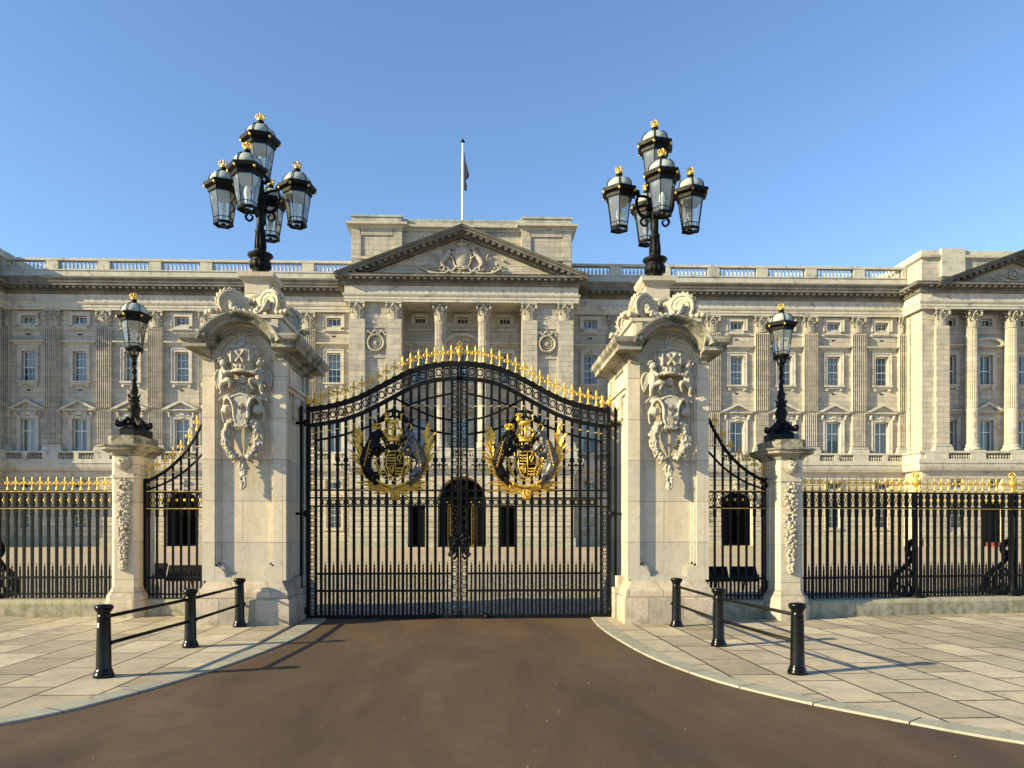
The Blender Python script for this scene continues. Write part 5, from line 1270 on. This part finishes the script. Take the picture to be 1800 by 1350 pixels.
# crest, the same on both leaves (lion at viewer's left)
def crest_parts():
    S = GS; P_ = lambda x, y, d=-.06: (x*S, d, gz(800)-(y-800)*S); out = {}
    rr = random.Random(17)
    m = MB()
    for s in (-1, 1):
        sp = [(2, 862), (22, 856), (40, 842), (52, 822), (57, 800), (58, 780), (55, 762)]
        m.tube([P_(s*x, y, -.05) for x, y in sp], [.026, .024, .02, .018, .016, .012, .006], 6)
        for i in range(len(sp)-1):
            for f in (0, .33, .66):
                x = sp[i][0]+(sp[i+1][0]-sp[i][0])*f; y = sp[i][1]+(sp[i+1][1]-sp[i][1])*f
                tx, ty = sp[i+1][0]-sp[i][0], sp[i+1][1]-sp[i][1]; L_ = math.hypot(tx, ty); tx /= L_; ty /= L_
                for side, ang, ln in ((1, rr.uniform(24, 46), rr.uniform(23, 32)), (1, rr.uniform(10, 26), rr.uniform(18, 26)), (-1, rr.uniform(14, 26), rr.uniform(9, 13))):
                    a = R(ang)*side; ux, uy = tx*math.cos(a)-ty*math.sin(a), tx*math.sin(a)+ty*math.cos(a)
                    m.blade(P_(s*x, y, -.05), P_(s*(x+ux*ln), y+uy*ln, -.05-rr.uniform(0, .06)), .04, .009)
        for k in range(7): ln = rr.uniform(34, 74); m.blade(P_(s*5, 860, -.05), P_(s*ln, 863-k*3.2+rr.uniform(-2, 2), -.05-rr.uniform(0, .05)), .04, .008)
        m.blade(P_(s*55, 765, -.05), P_(s*62, 748, -.05), .035, .008)
    out['palm_branches'] = (m, 'gold')
    m = MB()
    for k in range(26): a = rr.uniform(0, 6.28); q = rr.uniform(0, 9); m.tube([P_(3+q*math.cos(a), 868+1.2*q*math.sin(a), -.07-.04*rr.random()), P_(3+q*math.cos(a+1), 868+1.2*q*math.sin(a+1), -.1), P_(3+q*.5*math.cos(a+2), 868+q*.6*math.sin(a+2), -.08)], .012, 5)
    m.ell(P_(3, 868, -.04), (.10, .05, .13), 10, 8); out['rose_boss'] = (m, 'gold')
    # shield
    ol = [(-13, 797), (-8, 795), (0, 793.5), (8, 795), (13, 797), (15.5, 806), (15.5, 820), (11, 833), (5, 839), (0, 841), (-5, 839), (-11, 833), (-15.5, 820), (-15.5, 806)]
    m = MB(); vs = [P_(x+4, y, -.10) for x, y in ol]+[P_(x+4, y, -.03) for x, y in ol]+[P_(4, 817, -.14)]; n = len(ol)
    m.add(vs, [(i, (i+1) % n, n+(i+1) % n, n+i) for i in range(n)]+[((i+1) % n, i, 2*n) for i in range(n)]); out['shield'] = (m, 'iron')
    m = MB(); m.tube([P_(x+4, y, -.105) for x, y in ol], .014, 5, closed=True); m.tube([P_(x*1.32+4, 817+(y-817)*1.25, -.07) for x, y in ol], .012, 5, closed=True)
    m.tube([P_(4, 795, -.14), P_(4, 817, -.15), P_(4, 839, -.12)], .007, 4); m.tube([P_(-11, 816, -.12), P_(4, 817, -.15), P_(19, 816, -.12)], .007, 4)
    for qx, qy in ((-3, 801), (-3, 806), (-3, 811), (11, 824), (11, 829), (11, 834)):   # lions passant as curled strokes
        for k in range(4): m.ell(P_(qx-4.5+3*k, qy+(k % 2), -.135), (.022, .012, .016), 6, 4)
        m.tube([P_(qx+5, qy, -.13), P_(qx+7, qy-2, -.13)], .008, 4)
    m.tube([P_(7, 811, -.13), P_(9, 803, -.135), P_(13, 800, -.13), P_(14, 806, -.13), P_(10, 812, -.13), P_(15, 813, -.13)], .012, 5)   # lion rampant
    m.tube([P_(-8, 822, -.13), P_(0, 820, -.14), P_(-1, 833, -.13), P_(-8, 822, -.13)], .010, 5)
    for k in range(4): m.tube([P_(-6+2*k, 822, -.135), P_(-2.5+k*.6, 831, -.135)], .004, 3)
    out['shield_gilding'] = (m, 'gold')
    m = MB(); m.merge(crown_mb(.15, .33, .02), Matrix.Translation(P_(0, 778, -.07)) @ Matrix.Diagonal((1, .7, 1, 1)))
    for k in range(7): m.tube([P_(-13+4.3*k, 786, -.08), P_(-13+4.3*k+(k-3)*1.2, 780, -.1)], .012, 4)
    # lion statant on the crown
    m.tube([P_(-8, 742, -.07), P_(0, 744, -.08), P_(7, 741, -.07)], [.05, .045, .05], 8); m.ell(P_(-11, 738, -.09), (.055, .05, .055), 8, 6)
    for x in (-9, -5, 4, 8): m.tube([P_(x, 743, -.08), P_(x, 751, -.08)], [.02, .014], 5)
    m.tube([P_(8, 741, -.07), P_(14, 738, -.07), P_(13, 731, -.07), P_(17, 729, -.07)], [.014, .014, .016, .02], 5); m.merge(crown_mb(.045, .08, .008), T(*P_(-11, 734, -.09)))
    out['crown'] = (m, 'gold')
    m = MB(); 
    for s in (-1, 1):       # black mantling and helm
        for k in range(8): m.tube([P_(s*3, 788, -.05), P_(s*(10+2*k), 786-4*k, -.06), P_(s*(16+2.5*k), 775-5*k, -.05), P_(s*(12+3*k), 766-4*k, -.05)], [.03, .028, .022, .012], 5)
        for k in range(5): m.blade(P_(s*8, 735, -.03), P_(s*(14+3*k), 722+k*5, -.04), .06, .02)
        m.tube([P_(s*2, 722, -.02), P_(s*10, 726, -.03), P_(s*22, 738, -.03), P_(s*32, 752, -.03)], [.03, .035, .04, .02], 6)
    m.ell(P_(0, 788, -.07), (.11, .07, .08), 8, 6); m.blade(P_(0, 735, -.03), P_(0, 714, -.03), .08, .02)
    for k in range(90):      # dark foliage filling the field behind the shield
        a = rr.uniform(0, 6.28); q = rr.uniform(8, 40); x0_, y0_ = q*math.cos(a), 805+q*1.05*math.sin(a)
        m.blade(P_(x0_, y0_, -.02), P_(x0_+rr.uniform(-9, 9), y0_+rr.uniform(-9, 9), -.04), .05, .015)
    out['mantling'] = (m, 'iron_dark')
    def supporter(sx, horn):
        m = MB(); Q = lambda x, y, d=-.09: P_(sx*x, y, d)
        m.tube([Q(47, 822), Q(48, 810), Q(44, 798), Q(38, 786), Q(34, 778)], [.08, .115, .105, .125, .105], 10)       # body
        m.tube([Q(34, 780), Q(31, 772), Q(28, 766)], [.10, .085, .06], 8); m.ell(Q(27, 764, -.11), (.065, .06, .07), 10, 8)
        m.tube([Q(26, 765, -.12), Q(20, 768, -.12), Q(17, 769, -.12)], [.05, .035, .025], 8)
        m.tube([Q(35, 783, -.12), Q(26, 784, -.14), Q(18, 792, -.12), Q(13, 794, -.12)], [.07, .055, .04, .04], 8); m.tube([Q(38, 792, -.1), Q(28, 800, -.13), Q(20, 798, -.12)], [.065, .048, .035], 8)
        m.tube([Q(47, 820, -.1), Q(40, 832, -.12), Q(32, 836, -.12), Q(30, 846, -.1), Q(22, 850, -.1)], [.10, .08, .05, .04, .035], 8)
        m.tube([Q(48, 822, -.07), Q(44, 838, -.08), Q(36, 846, -.08), Q(28, 854, -.08)], [.075, .05, .03, .03], 8)
        m.tube([Q(49, 815, -.06), Q(55, 806, -.06), Q(52, 792, -.06), Q(56, 780, -.06)], [.018, .016, .016, .035], 6)
        r2 = random.Random(5)
        for k in range(60): xx = r2.uniform(30, 50); m.ell(Q(xx, 780+(xx-30)*1.9+r2.uniform(-6, 6), -.17-.03*r2.random()), (.018, .014, .030), 5, 4)
        if horn:
            m.tube([Q(25, 760, -.12), Q(14, 738, -.13)], [.014, .003], 5)
            for k in range(8): m.ell(Q(33+1.2*k, 762+3.2*k, -.12), (.03, .03, .04), 6, 4)
        else:
            for k in range(30): a = r2.uniform(0, 6.28); m.ell(Q(32+8*math.cos(a), 774+10*math.sin(a), -.11-.05*r2.random()), (.035, .03, .045), 6, 4)
        return m
    out['lion'] = (supporter(-1, False), 'iron'); out['unicorn'] = (supporter(1, True), 'silver')
    m = MB(); m.merge(crown_mb(.07, .13, .012), T(*P_(-28, 757, -.11)))
    for q in (-1, 1):
        for x, y in ((14, 795), (20, 799), (22, 851), (28, 855)):
            for k in range(3): m.tube([P_(q*x, y-2+2*k, -.15), P_(q*(x-3), y-1+2*k, -.16)], .009, 4)
        for k in range(9): m.tube([P_(q*(36+1.4*k), 776+5*k, -.20), P_(q*(40+1.2*k), 779+5*k, -.215), P_(q*(38+1.2*k), 783+5*k, -.20)], .007, 4)
    m.merge(crown_mb(.05, .06, .008), T(*P_(29, 779, -.1)))
    for k in range(6): m.ell(P_(26+1.5*k, 784+8*k, -.17+.01*k), (.016, .014, .02), 6, 4)
    m.tube([P_(x, y, -.12) for x, y in ((-34, 838), (-24, 848), (-12, 853), (0, 856), (14, 853), (26, 847), (36, 836))], [.012, .022, .026, .028, .026, .022, .012], 6)
    for q in (-1, 1):
        for k in range(6): m.tube([P_(q*(18+2*k), 838-4*k, -.12), P_(q*(22+2*k), 830-5*k, -.14), P_(q*(26+k), 836-6*k, -.12)], .008, 4)
        for k in range(4): m.ell(P_(q*(36+2*k), 788+6*k, -.19), (.022, .014, .02), 6, 4)
    for k in range(14): m.ell(P_(-22+3.4*k, 852+.06*(k-6.5)**2*-1+2, -.1), (.024, .02, .016), 6, 4)
    for k in range(46):
        a = rr.uniform(0, 6.28); q = rr.uniform(18, 40); x0_, y0_ = q*math.cos(a), 803+q*1.1*math.sin(a)
        m.blade(P_(x0_, y0_, -.05), P_(x0_+rr.uniform(-8, 8), y0_+rr.uniform(-8, 8), -.09), .024, .008)
    for q in (-1, 1):
        m.tube([P_(q*x, y, -.10) for x, y in ((14, 842), (24, 832), (30, 818), (26, 806), (20, 812), (24, 820))], [.014, .016, .014, .012, .01, .006], 5)
        m.tube([P_(q*x, y, -.10) for x, y in ((16, 772), (24, 764), (32, 752), (26, 746), (21, 752))], [.012, .014, .012, .01, .006], 5)
    out['gilt_details'] = (m, 'gold')
    return out
CP = {k: m.mesh(k, M[mt]) for k, (m, mt) in crest_parts().items()}
for k in ('lion', 'unicorn'):
    mm, mt = crest_parts()[k]; CP[k] = remesh(mm, k, M[mt], .0085)
def leaf(s, label):
    t = thing('gate_leaf', label, 'gate', (-.30, 14.2, 0), 'great wrought-iron gate leaves')
    F, bars, dog, orn, G, lk, wh, hg = build_leaf(s)
    F.build('frame', M['iron'], t); bars.build('bars', M['iron'], t); dog.build('dog_bars', M['iron'], t); [o_.build(n_, M['iron'], t) for o_, n_ in zip(orn, ('arched_ring_band', 'ring_band', 'meeting_stile_lattice', 'hinge_stile_lattice'))]; G.build('gilt_studs', M['gold'], t)
    lk.build('lock_case', M['iron_dark'], t); wh.build('roller_wheel', M['iron_dark'], t); hg.build('hinge', M['iron_dark'], t)
    x = 14.2
    fm = MB()
    while x < 246:
        z = gz(interp(TC, x))+.03; inst('finial', FIN, t, (s*x*GS, 0, z+.03)); fm.box(s*x*GS-.02, s*x*GS+.02, -.02, .02, z-.02, z+.035); fm.tube([(s*(x-6)*GS, 0, z), (s*x*GS, 0, z+.03), (s*(x+6)*GS, 0, z)], [.006, .02, .006], 4)
        x += 14.2
    # wavy gilt wire through the finials
    pts = [(s*(7+i*2)*GS, 0, gz(interp(TC, 7+i*2))+.19+.014*math.sin(i*2*math.pi/3.55)) for i in range(118)]
    g = MB(); g.tube(pts, .0055, 4); g.build('gilt_wire', M['gold'], t); fm.build('finial_sockets', M['iron'], t)
    for x in (252, 264.5):
        f = MB(); f.lathe([(.03, 0), (.04, .02), (.03, .05), (.05, .08), (.055, .12), (.02, .16), (.025, .18), (.03, .21), (.001, .26)], (s*x*GS, 0, gz(716)), 8); f.build('post_finial', M['gold'], t)
    c = bpy.data.objects.new('crest', CP['palm_branches']); COL.objects.link(c); c.parent = t; c.location = (s*115*GS, 0, 0); c['label'] = 'gilt palm branches round the royal arms'
    for k, me in CP.items():
        if k != 'palm_branches': inst(k, me, c)
    return t
leaf(-1, 'left leaf of the black iron gates with gilt finials and royal crest'); leaf(1, 'right leaf of the black iron gates with gilt finials and royal crest')
ov = MB(); ov.lathe([(.05, 0), (.055, .03), (.03, .07), (.025, .16), (.05, .19), (.075, .25), (.07, .31), (.02, .35), (.018, .38)], (0, 0, 0), 12)
ov.box(-.02, .02, -.012, .012, .37, .50); ov.box(-.06, .06, -.012, .012, .42, .46)
for s in (-1, 1): ov.tube([(0, 0, .36), (s*.06, 0, .38), (s*.09, 0, .33), (s*.07, 0, .30)], [.014, .014, .01, .008], 5)
gf = ov.build('gate_top_finial', M['gold'], None, (-.30, 14.2, gz(640)+.0)); gf.scale = (.75, .75, .88); tag(gf, 'tall gilt ball and cross finial where the two gate leaves meet', 'finial')

# ============================================================ RAILINGS
RZ0 = .34
def rail_section(loc, x0, x1, label, sp=.158, posts=(), gilt=True, rz=0):
    t = thing('railing', label, 'railing', loc, None, rz)
    F = MB(); G = MB(); O_ = MB(); zt, zl = 2.43, 2.13
    F.box(x0, x1, -.025, .025, zt-.018, zt+.012); F.box(x0, x1, -.025, .025, zl-.012, zl+.018); F.box(x0, x1, -.022, .022, .74, .78); F.box(x0, x1, -.022, .022, .42, .45)
    if gilt: G.box(x0, x1, -.028, .028, zt+.012, zt+.021); G.box(x0, x1, -.028, .028, zl-.021, zl-.012)
    D = MB(); n = int((x1-x0)/sp); xs = []
    b = MB()
    for i in range(n+1):
        x = x0+sp*(i+.5)
        if x > x1-.04: break
        xs.append(x); post = any(abs(x-p) < sp*.6 for p in posts)
        b.box(x-.024, x+.024, -.02, .02, RZ0+.02, zt); b.box(x-.031, x+.031, -.024, .024, 1.95, 2.10)
        xm = x+sp/2
        if xm < x1-.05:
            D.box(xm-.015, xm+.015, -.012, .012, RZ0+.02, .92); dogspear(D, xm, .90, .155); D.ell((xm, 0, .60), (.02, .02, .028), 6, 4)
            O_.lathe([(.012, zl+.02), (.045, zl+.05), (.012, zl+.09), (.035, zl+.11), (.05, zl+.155), (.035, zl+.20), (.012, zl+.22), (.045, zl+.26), (.012, zt-.02)], (xm, 0, 0), 6, sy=.4) if False else None
            for q in (-1, 1): O_.tube([(xm+q*.06, 0, zl+.02), (xm+q*.025, 0, zl+.08), (xm+q*.05, 0, zl+.15), (xm+q*.025, 0, zl+.22), (xm+q*.06, 0, zt-.02)], .009, 4)
            G.ell((xm, -.01, zl+.15), (.024, .026, .026), 8, 6); G.box(xm-.006, xm+.006, -.006, .006, zl+.09, zl+.21)
        if not post: F.lathe([(.022, 0), (.015, .03), (.024, .05)], (x, 0, zt), 6)
    for x in xs[:100]:
        if not any(abs(x-p) < sp*.6 for p in posts): inst('finial', FIN_S, t, (x, 0, zt+.045))
    pts = []; x = x0+.02; i = 0
    while x < x1-.02: pts.append((x, 0, zt+.17+.013*math.sin((x-x0)/sp*2*math.pi*2))); x += sp/8
    G.tube(pts, .0055, 4)
    F.build('rails', M['iron'], t); b.build('bars', M['iron'], t); D.build('dog_bars', M['iron'], t); O_.build('scroll_frieze', M['iron'], t); G.build('gilt_work', M['gold'], t)
    for p in posts:
        m = MB(); m.lathe([(.16, RZ0), (.15, RZ0+.03), (.07, RZ0+.1), (.05, RZ0+.16), (.04, RZ0+.3), (.034, zt), (.05, zt+.02)], (p, 0, 0), 10); o = m.build('post', M['iron'], t)
        m = MB(); m.lathe([(.03, 0), (.045, .02), (.02, .06), (.03, .1), (.075, .16), (.08, .2), (.03, .25), (.02, .28), (.02, .30)], (p, 0, zt+.03), 12)
        m.merge(crown_mb(.06, .12, .01), T(p, 0, zt+.32)); m.build('crowned_ball', M['gold'], o)
        m = MB()      # scrolled back stay reaching into the forecourt
        st = [(0, 1.5), (.18, 1.42), (.24, 1.28), (.16, 1.18), (.10, 1.26)]; m.tube([(p, y, z) for y, z in st], [.05, .06, .06, .05, .04], 6)
        m.tube([(p, y, z) for y, z in ((.05, 1.20), (.25, .98), (.5, .82), (.66, .66), (.72, .45), (.70, .36))], [.04, .055, .06, .06, .06, .07], 6)
        for c, r in (((.35, .62), .12), ((.2, .82), .07), ((.52, .5), .08), ((.22, .48), .10)): m.tube([(p, c[0]+r*math.cos(a), c[1]+r*math.sin(a)) for a in [2*math.pi*i/12 for i in range(12)]], .026, 5, closed=True)
        m.box(p-.04, p+.04, -.03, .75, RZ0+.0, RZ0+.05); m.build('back_stay', M['iron_dark'], o)
    return t
rail_section((-7.02, 14.86, 0), -10.0, -.02, 'black iron railing with gilt fleurs left of the left small pier', posts=(-2.43, -4.63, -6.83, -9.03))
rail_section((6.16, 14.15, 0), .02, 12.0, 'black iron railing with gilt fleurs right of the right small pier', posts=(2.68, 4.9, 7.1, 9.3), rz=R(8))
def wicket(s, loc, w_, label):       # short panel sweeping up to the great pier; local x from the small pier outwards
    t = thing('side_railing', label, 'railing', loc)
    zt, zl = 2.43, 2.13; X_ = lambda x: s*x
    F = MB(); b = MB(); D = MB(); G = MB(); O_ = MB()
    bx = lambda m, a, c, y, z0, z1: m.box(*sorted((X_(a), X_(c))), -y, y, z0, z1)
    bx(F, 0, w_, .025, zt-.018, zt+.012); bx(F, 0, w_, .025, zl-.012, zl+.018); bx(F, 0, w_, .022, .74, .78); bx(F, 0, w_, .022, .42, .45); bx(F, 0, .05, .03, RZ0, 2.7)
    bx(G, 0, w_, .028, zt+.012, zt+.026); bx(G, 0, w_, .028, zl-.026, zl-.012)
    U = [(0, 2.62), (.15, 2.68), (.45, 2.86), (.75, 3.14), (.95, 3.44), (1.12, 3.78), (1.7, 4.9)]; Lw = [(0, 2.46), (.35, 2.58), (.65, 2.74), (.9, 2.93), (1.1, 3.16), (1.7, 3.8)]
    for tab, r in ((U, .034), (Lw, .024)):
        tb = tab; pts = [(X_(w_*i/16), 0, interp(tb, w_*i/16)) for i in range(17)]
        for _ in range(2): pts = [pts[0]]+[tuple((Vector(pts[i-1])+2*Vector(pts[i])+Vector(pts[i+1]))/4) for i in range(1, 16)]+[pts[-1]]
        F.tube(pts, r, 4)
    tbu = U; tbl = Lw; sp = .155
    for i in range(12):
        x = sp*(i+.6)
        if x > w_-.03: break
        zz = interp(tbu, x); b.box(X_(x)-.018, X_(x)+.018, -.018, .018, RZ0+.02, zz); b.box(X_(x)-.026, X_(x)+.026, -.024, .024, 1.95, 2.10)
        inst('finial', FIN, t, (X_(x), 0, zz+.05)); F.lathe([(.03, 0), (.016, .03), (.024, .06)], (X_(x), 0, zz+.01), 6)
        G.ell((X_(x), 0, (interp(tbl, x)+zz)/2), .022, 6, 4); G.box(X_(x)-.03, X_(x)+.03, -.02, .02, (interp(tbl, x)+zz)/2-.007, (interp(tbl, x)+zz)/2+.007)
        xm = x+sp/2
        if xm < w_-.03:
            D.box(X_(xm)-.015, X_(xm)+.015, -.012, .012, RZ0+.02, .8); dogspear(D, X_(xm), .78, .10); D.ell((X_(xm), 0, .60), (.02, .02, .028), 6, 4)
            for q in (-1, 1): O_.tube([(X_(xm)+q*.06, 0, zl+.02), (X_(xm)+q*.025, 0, zl+.08), (X_(xm)+q*.05, 0, zl+.15), (X_(xm)+q*.025, 0, zl+.22), (X_(xm)+q*.06, 0, zt-.02)], .009, 4)
            G.ell((X_(xm), -.01, zl+.15), (.028, .026, .034), 8, 6)
    F.build('rails', M['iron'], t); b.build('bars', M['iron'], t); D.build('dog_bars', M['iron'], t); O_.build('scroll_frieze', M['iron'], t); G.build('gilt_work', M['gold'], t)
wicket(1, (-6.48, 14.7, 0), 1.66, 'short iron railing panel sweeping up between the left small pier and left gate pier')
wicket(-1, (5.64, 14.12, 0), 1.46, 'short iron railing panel sweeping up between the right small pier and right gate pier')

def low_wall(loc, x0, x1, label, d=.30, rz=0):
    m = MB(); t = None
    m.mold([(x0, -d), (x1, -d), (x1, d), (x0, d)], [(0, -.1), (0, .27), (-.02, .31), (-.05, .34), (-d+.01, .345)], True)
    o = m.build('low_wall', M['wall_low'], None, loc); o.rotation_euler = (0, 0, rz); tag(o, label, 'low wall'); return o
low_wall((-7.05, 14.82, 0), -16, 0.02, 'mossy low stone wall carrying the long railing at far left')
low_wall((6.16, 14.2, 0), .0, 16, 'mossy low stone wall carrying the long railing at far right', rz=R(8))
low_wall((-6.5, 14.80, 0), 0, 1.7, 'short low stone wall between the left small pier and left gate pier', .25)
low_wall((4.15, 14.25, 0), 0, 1.55, 'short low stone wall between right gate pier and right small pier', .25)

# ============================================================ BOLLARDS AND BARRIER RAILS
def bollard_parts():
    m = MB(); m.lathe([(.112, -.02), (.115, .03), (.105, .05), (.098, .06), (.10, .075), (.088, .09), (.083, .11), (.074, .66), (.072, .70), (.072, .705), (.072, .72), (.066, .725), (.075, .76), (.098, .79), (.103, .81), (.103, .825), (.095, .84), (.05, .85)], seg=28)
    return m.mesh('bollard', M['bollard'])
BOL = bollard_parts()
BP = {'L': [(-4.33, 8.77), (-4.13, 10.87), (-4.10, 13.02)], 'R': [(3.84, 8.70), (3.57, 10.74), (3.52, 12.83)]}
names = {'L': ['nearest black bollard on the left pavement, white sticker on its neck', 'middle black bollard of the left-hand barrier', 'black bollard in front of the left gate pier'],
         'R': ['nearest black bollard on the right pavement beside long shadow', 'middle black bollard of the right-hand barrier', 'black bollard in front of the right gate pier']}
for sd_, pts in BP.items():
    for i, (x, y) in enumerate(pts):
        t = thing('bollard', names[sd_][i], 'bollard', (x, y, KH), 'black iron bollards flanking the road')
        inst('shaft', BOL, t)
        m = MB(); 
        for z in (.33, .64): m.ell((0, -.075, z), (.012, .012, .012), 8, 6)
        m.ell((.075 if sd_ == 'L' else -.075, 0, .40), (.03, .03, .03), 8, 6); m.build('rail_boss', M['iron'], t)
        if sd_ == 'L' and i == 0:
            m = MB(); m.add([(-.045+.0*k, -.0705, z) for k, z in enumerate((.585, .64))]+[(-.02, -.0735, .64), (-.02, -.0735, .585)], [(0, 3, 2, 1)]); m.build('sticker', M['sticker'], t)
    for i in range(2):
        a, b = Vector((*pts[i], KH)), Vector((*pts[i+1], KH))
        for z, nm in ((.70, 'upper'), (.38, 'lower')):
            m = MB(); ex = Vector((0, .0, 0)); d = (b-a).normalized()
            m.tube([(0, 0, 0), tuple(b-a)], .022, 10)
            if i == 1 and z < .5: m.tube([tuple(b-a), tuple(b-a+d*.14)], .02, 8); m.ell(tuple(b-a+d*.15), .028, 8, 6)
            o = m.build('barrier_rail', M['iron'], None, a+Vector((0, 0, z)))
            where = {('L', 0): 'between the two nearest bollards on the left', ('L', 1): 'reaching towards the left gate pier', ('R', 0): 'between the two nearest bollards on the right', ('R', 1): 'reaching towards the right gate pier'}[(sd_, i)]
            tag(o, f'{nm} black round barrier rail {where}', 'rail', 'barrier rails between bollards')

# ============================================================ THINGS IN THE FORECOURT
def stand(x, y, w_, label, tilt, z=.62):
    t = thing('slanted_panel', label, 'panel stand', (x, y, 0), 'slanted black panels behind the side railings')
    m = MB(); m.box(-w_/2, w_/2, -.02, .02, 0, .36); mm = MB().merge(m, Matrix.Translation((0, 0, z)) @ Matrix.Rotation(R(tilt), 4, 'X')); mm.build('panel', M['panel_black'], t)
    m = MB(); m.tube([(-w_*.3, .1, 0), (-w_*.2, .05, z)], .015, 6); m.tube([(w_*.3, .1, 0), (w_*.2, .05, z)], .015, 6); m.tube([(0, .3, 0), (0, .0, z+.1)], .015, 6); m.build('legs', M['iron'], t)
stand(-7.05, 16.3, .62, 'slanted black panel by the left small pier behind the railing', -25); stand(-6.32, 16.25, .74, 'slanted black panel nearest the left gate pier behind the railing', -25, .58)
stand(5.33, 16.1, .52, 'slanted black panel nearest the right gate pier behind the railing', -30, .55); stand(5.95, 16.1, .58, 'slanted black panel by the right small pier behind the railing', -30, .55)
m = MB(); m.box(-.75, .75, -.5, .5, 0, .35); m.box(-.8, .5, -.9, -.5, 0, .15)
tag(m.build('door_step', M['red'], None, (AX+43.4, PY-3.0, 0)), 'dark red covered step at the doorway of the right pavilion', 'step')
